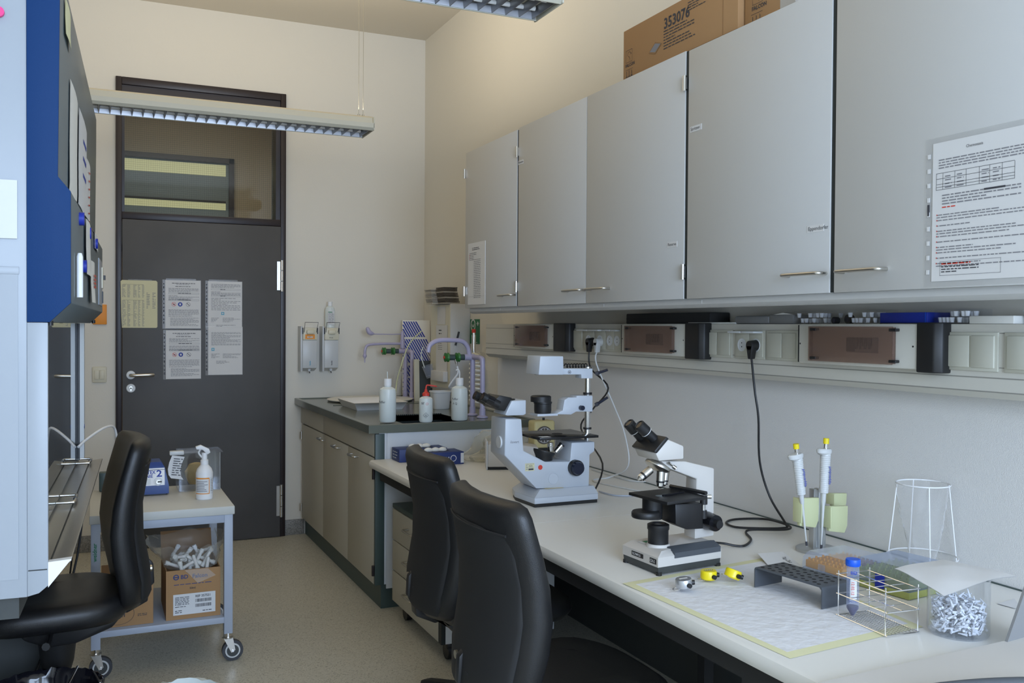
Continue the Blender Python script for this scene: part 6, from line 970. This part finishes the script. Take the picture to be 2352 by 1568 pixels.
def wrap(aw0, aw1, zA, zB, m, rr):
    for k in range(12): a, e = a0+aw0+(aw1-aw0)*k/12, a0+aw0+(aw1-aw0)*(k+1)/12; b.add([(x+(r+rr)*cos(w_), y+(r+rr)*sin(w_), z+zz) for w_, zz in ((a, zA), (e, zA), (e, zB), (a, zB))], [(0, 1, 2, 3)], m)
wrap(-1.2, 1.3, .018, .072, 'paper', .0004); wrap(-1.2, .55, .067, .071, 'orange', .0007); wrap(-1.2, .6, .0185, .021, 'orange', .0007); wrap(.52, .6, .02, .07, 'orange', .0007)
for k in range(7): wrap(-1.1, random.Random(k).uniform(-.1, .4), .058-k*.0052, .060-k*.0052, 'ink', .0008)
for k in range(8): wrap(.75, 1.15, .064-k*.0052, .0655-k*.0052, 'ink', .0008)
build('label', b, t); t.scale = (1.3, 1.3, 1.3)
b = MB(); o = oZ(232, 1130, TZ); b.box(o.x-.008, o.x+.035, o.y, o.y+.05, TZ+.0005, TZ+.085, 'green_edge', .006); solo('green_container', 'dark green container on the trolley, mostly hidden by the chair', 'container', b)
b = MB(); o = oZ(322, 1158, TZ); b.box(o.x-.03, o.x+.004, o.y, o.y+.02, TZ+.0005, TZ+.045, 'white', .002); solo('white_box', 'small white box on the trolley beside the blue mixer', 'box', b)
# ================================================================ floor things at the left bottom
o = oZ(105, 1545, .30); t = thing('waste_bin', 'waste bin lined with a shiny black bag at the bottom left', 'bin', (o.x, o.y-.15, 0)); cx, cy, rr = o.x-.0, o.y-.135, .155; b = MB(); b.lathe([(rr*.78, 0), (rr*.97, .285), (rr*.99, .285), (rr*.99, .295)], 'black', (cx, cy, 0), 36, cap=False); b.lathe([(.001, .004), (rr*.78, .004)], 'black', (cx, cy, 0), 36, cap=False); build('bin_body', b, t)
b = MB(); R = random.Random(6); n = 64
def br(r, z, am): return [(cx+(r+R.uniform(-am, am))*cos(a), cy+(r+R.uniform(-am, am))*sin(a), z+R.uniform(-am, am)) for a in [2*pi*j/n for j in range(n)]]
b.loft([br(rr*1.05, .19, .004), br(rr*1.06, .27, .004), br(rr*1.05, .302, .005), br(rr*1.0, .306, .005), br(rr*.93, .28, .004), br(rr*.80, .12, .008), br(.02, .08, .004)], 'bin_bag', cap=False); build('bag_liner', b, t, 80)
b = MB(); a = oZ(178, 1530, .33); e = oZ(158, 1568, .33); b.tube([a, e+(e-a)*1.2], .0035, 'chrome'); a = oZ(215, 1541, .31); e = oZ(230, 1568, .31); b.tube([a, e], .0025, 'steel'); build('wire_clip', b, t)
o = oZ(400, 1560, .25); b = MB(); cx, cy = o.x+.01, o.y-.13; R = random.Random(16); n = 40; b.loft([br(.115, .0, 0), br(.125, .20, .003), br(.135, .245, .006), br(.12, .25, .006), br(.10, .12, .006), br(.02, .08, .003)], 'hdpe_clear'); solo('white_bin_bag', 'white bag lining a bin cut by the bottom edge', 'bag', b)
b = MB(); b.tube(crom([(-2.9, 3.35, .01), (-2.6, 3.25, .008), (-2.42, 3.30, .01), (-2.35, 3.5, .01)], 6), .006, 'black'); b.tube(crom([(-2.33, 3.2, .008), (-2.36, 3.3, .06), (-2.28, 3.45, .20), (-2.16, 3.62, .50), (-2.12, 3.70, .84)], 8), .004, 'black'); b.tube(crom([(-2.32, 3.6, .008), (-2.2, 3.7, .30), (-2.14, 3.74, .84)], 8), .003, 'black'); solo('floor_cables', 'black cables running from the safety cabinet to the floor', 'cable', b)
o = oZ(30, 1535, 0); b = MB(); b.box(o.x-.25, o.x+.03, o.y-.02, o.y+.12, .001, .06, 'hood_dark', .004)
for i in range(14): b.box(o.x-.19+i*.015, o.x-.184+i*.015, o.y-.021, o.y-.019, .012, .05, 'black')
solo('floor_heater', 'low dark vented box on the floor under the safety cabinet', 'box', b)
b = MB(); b.box(-2.75, -2.32, 4.55, 4.9, 0, .35, 'cab_side', .004); solo('floor_box', 'pale grey box on the floor behind the safety cabinet', 'box', b)
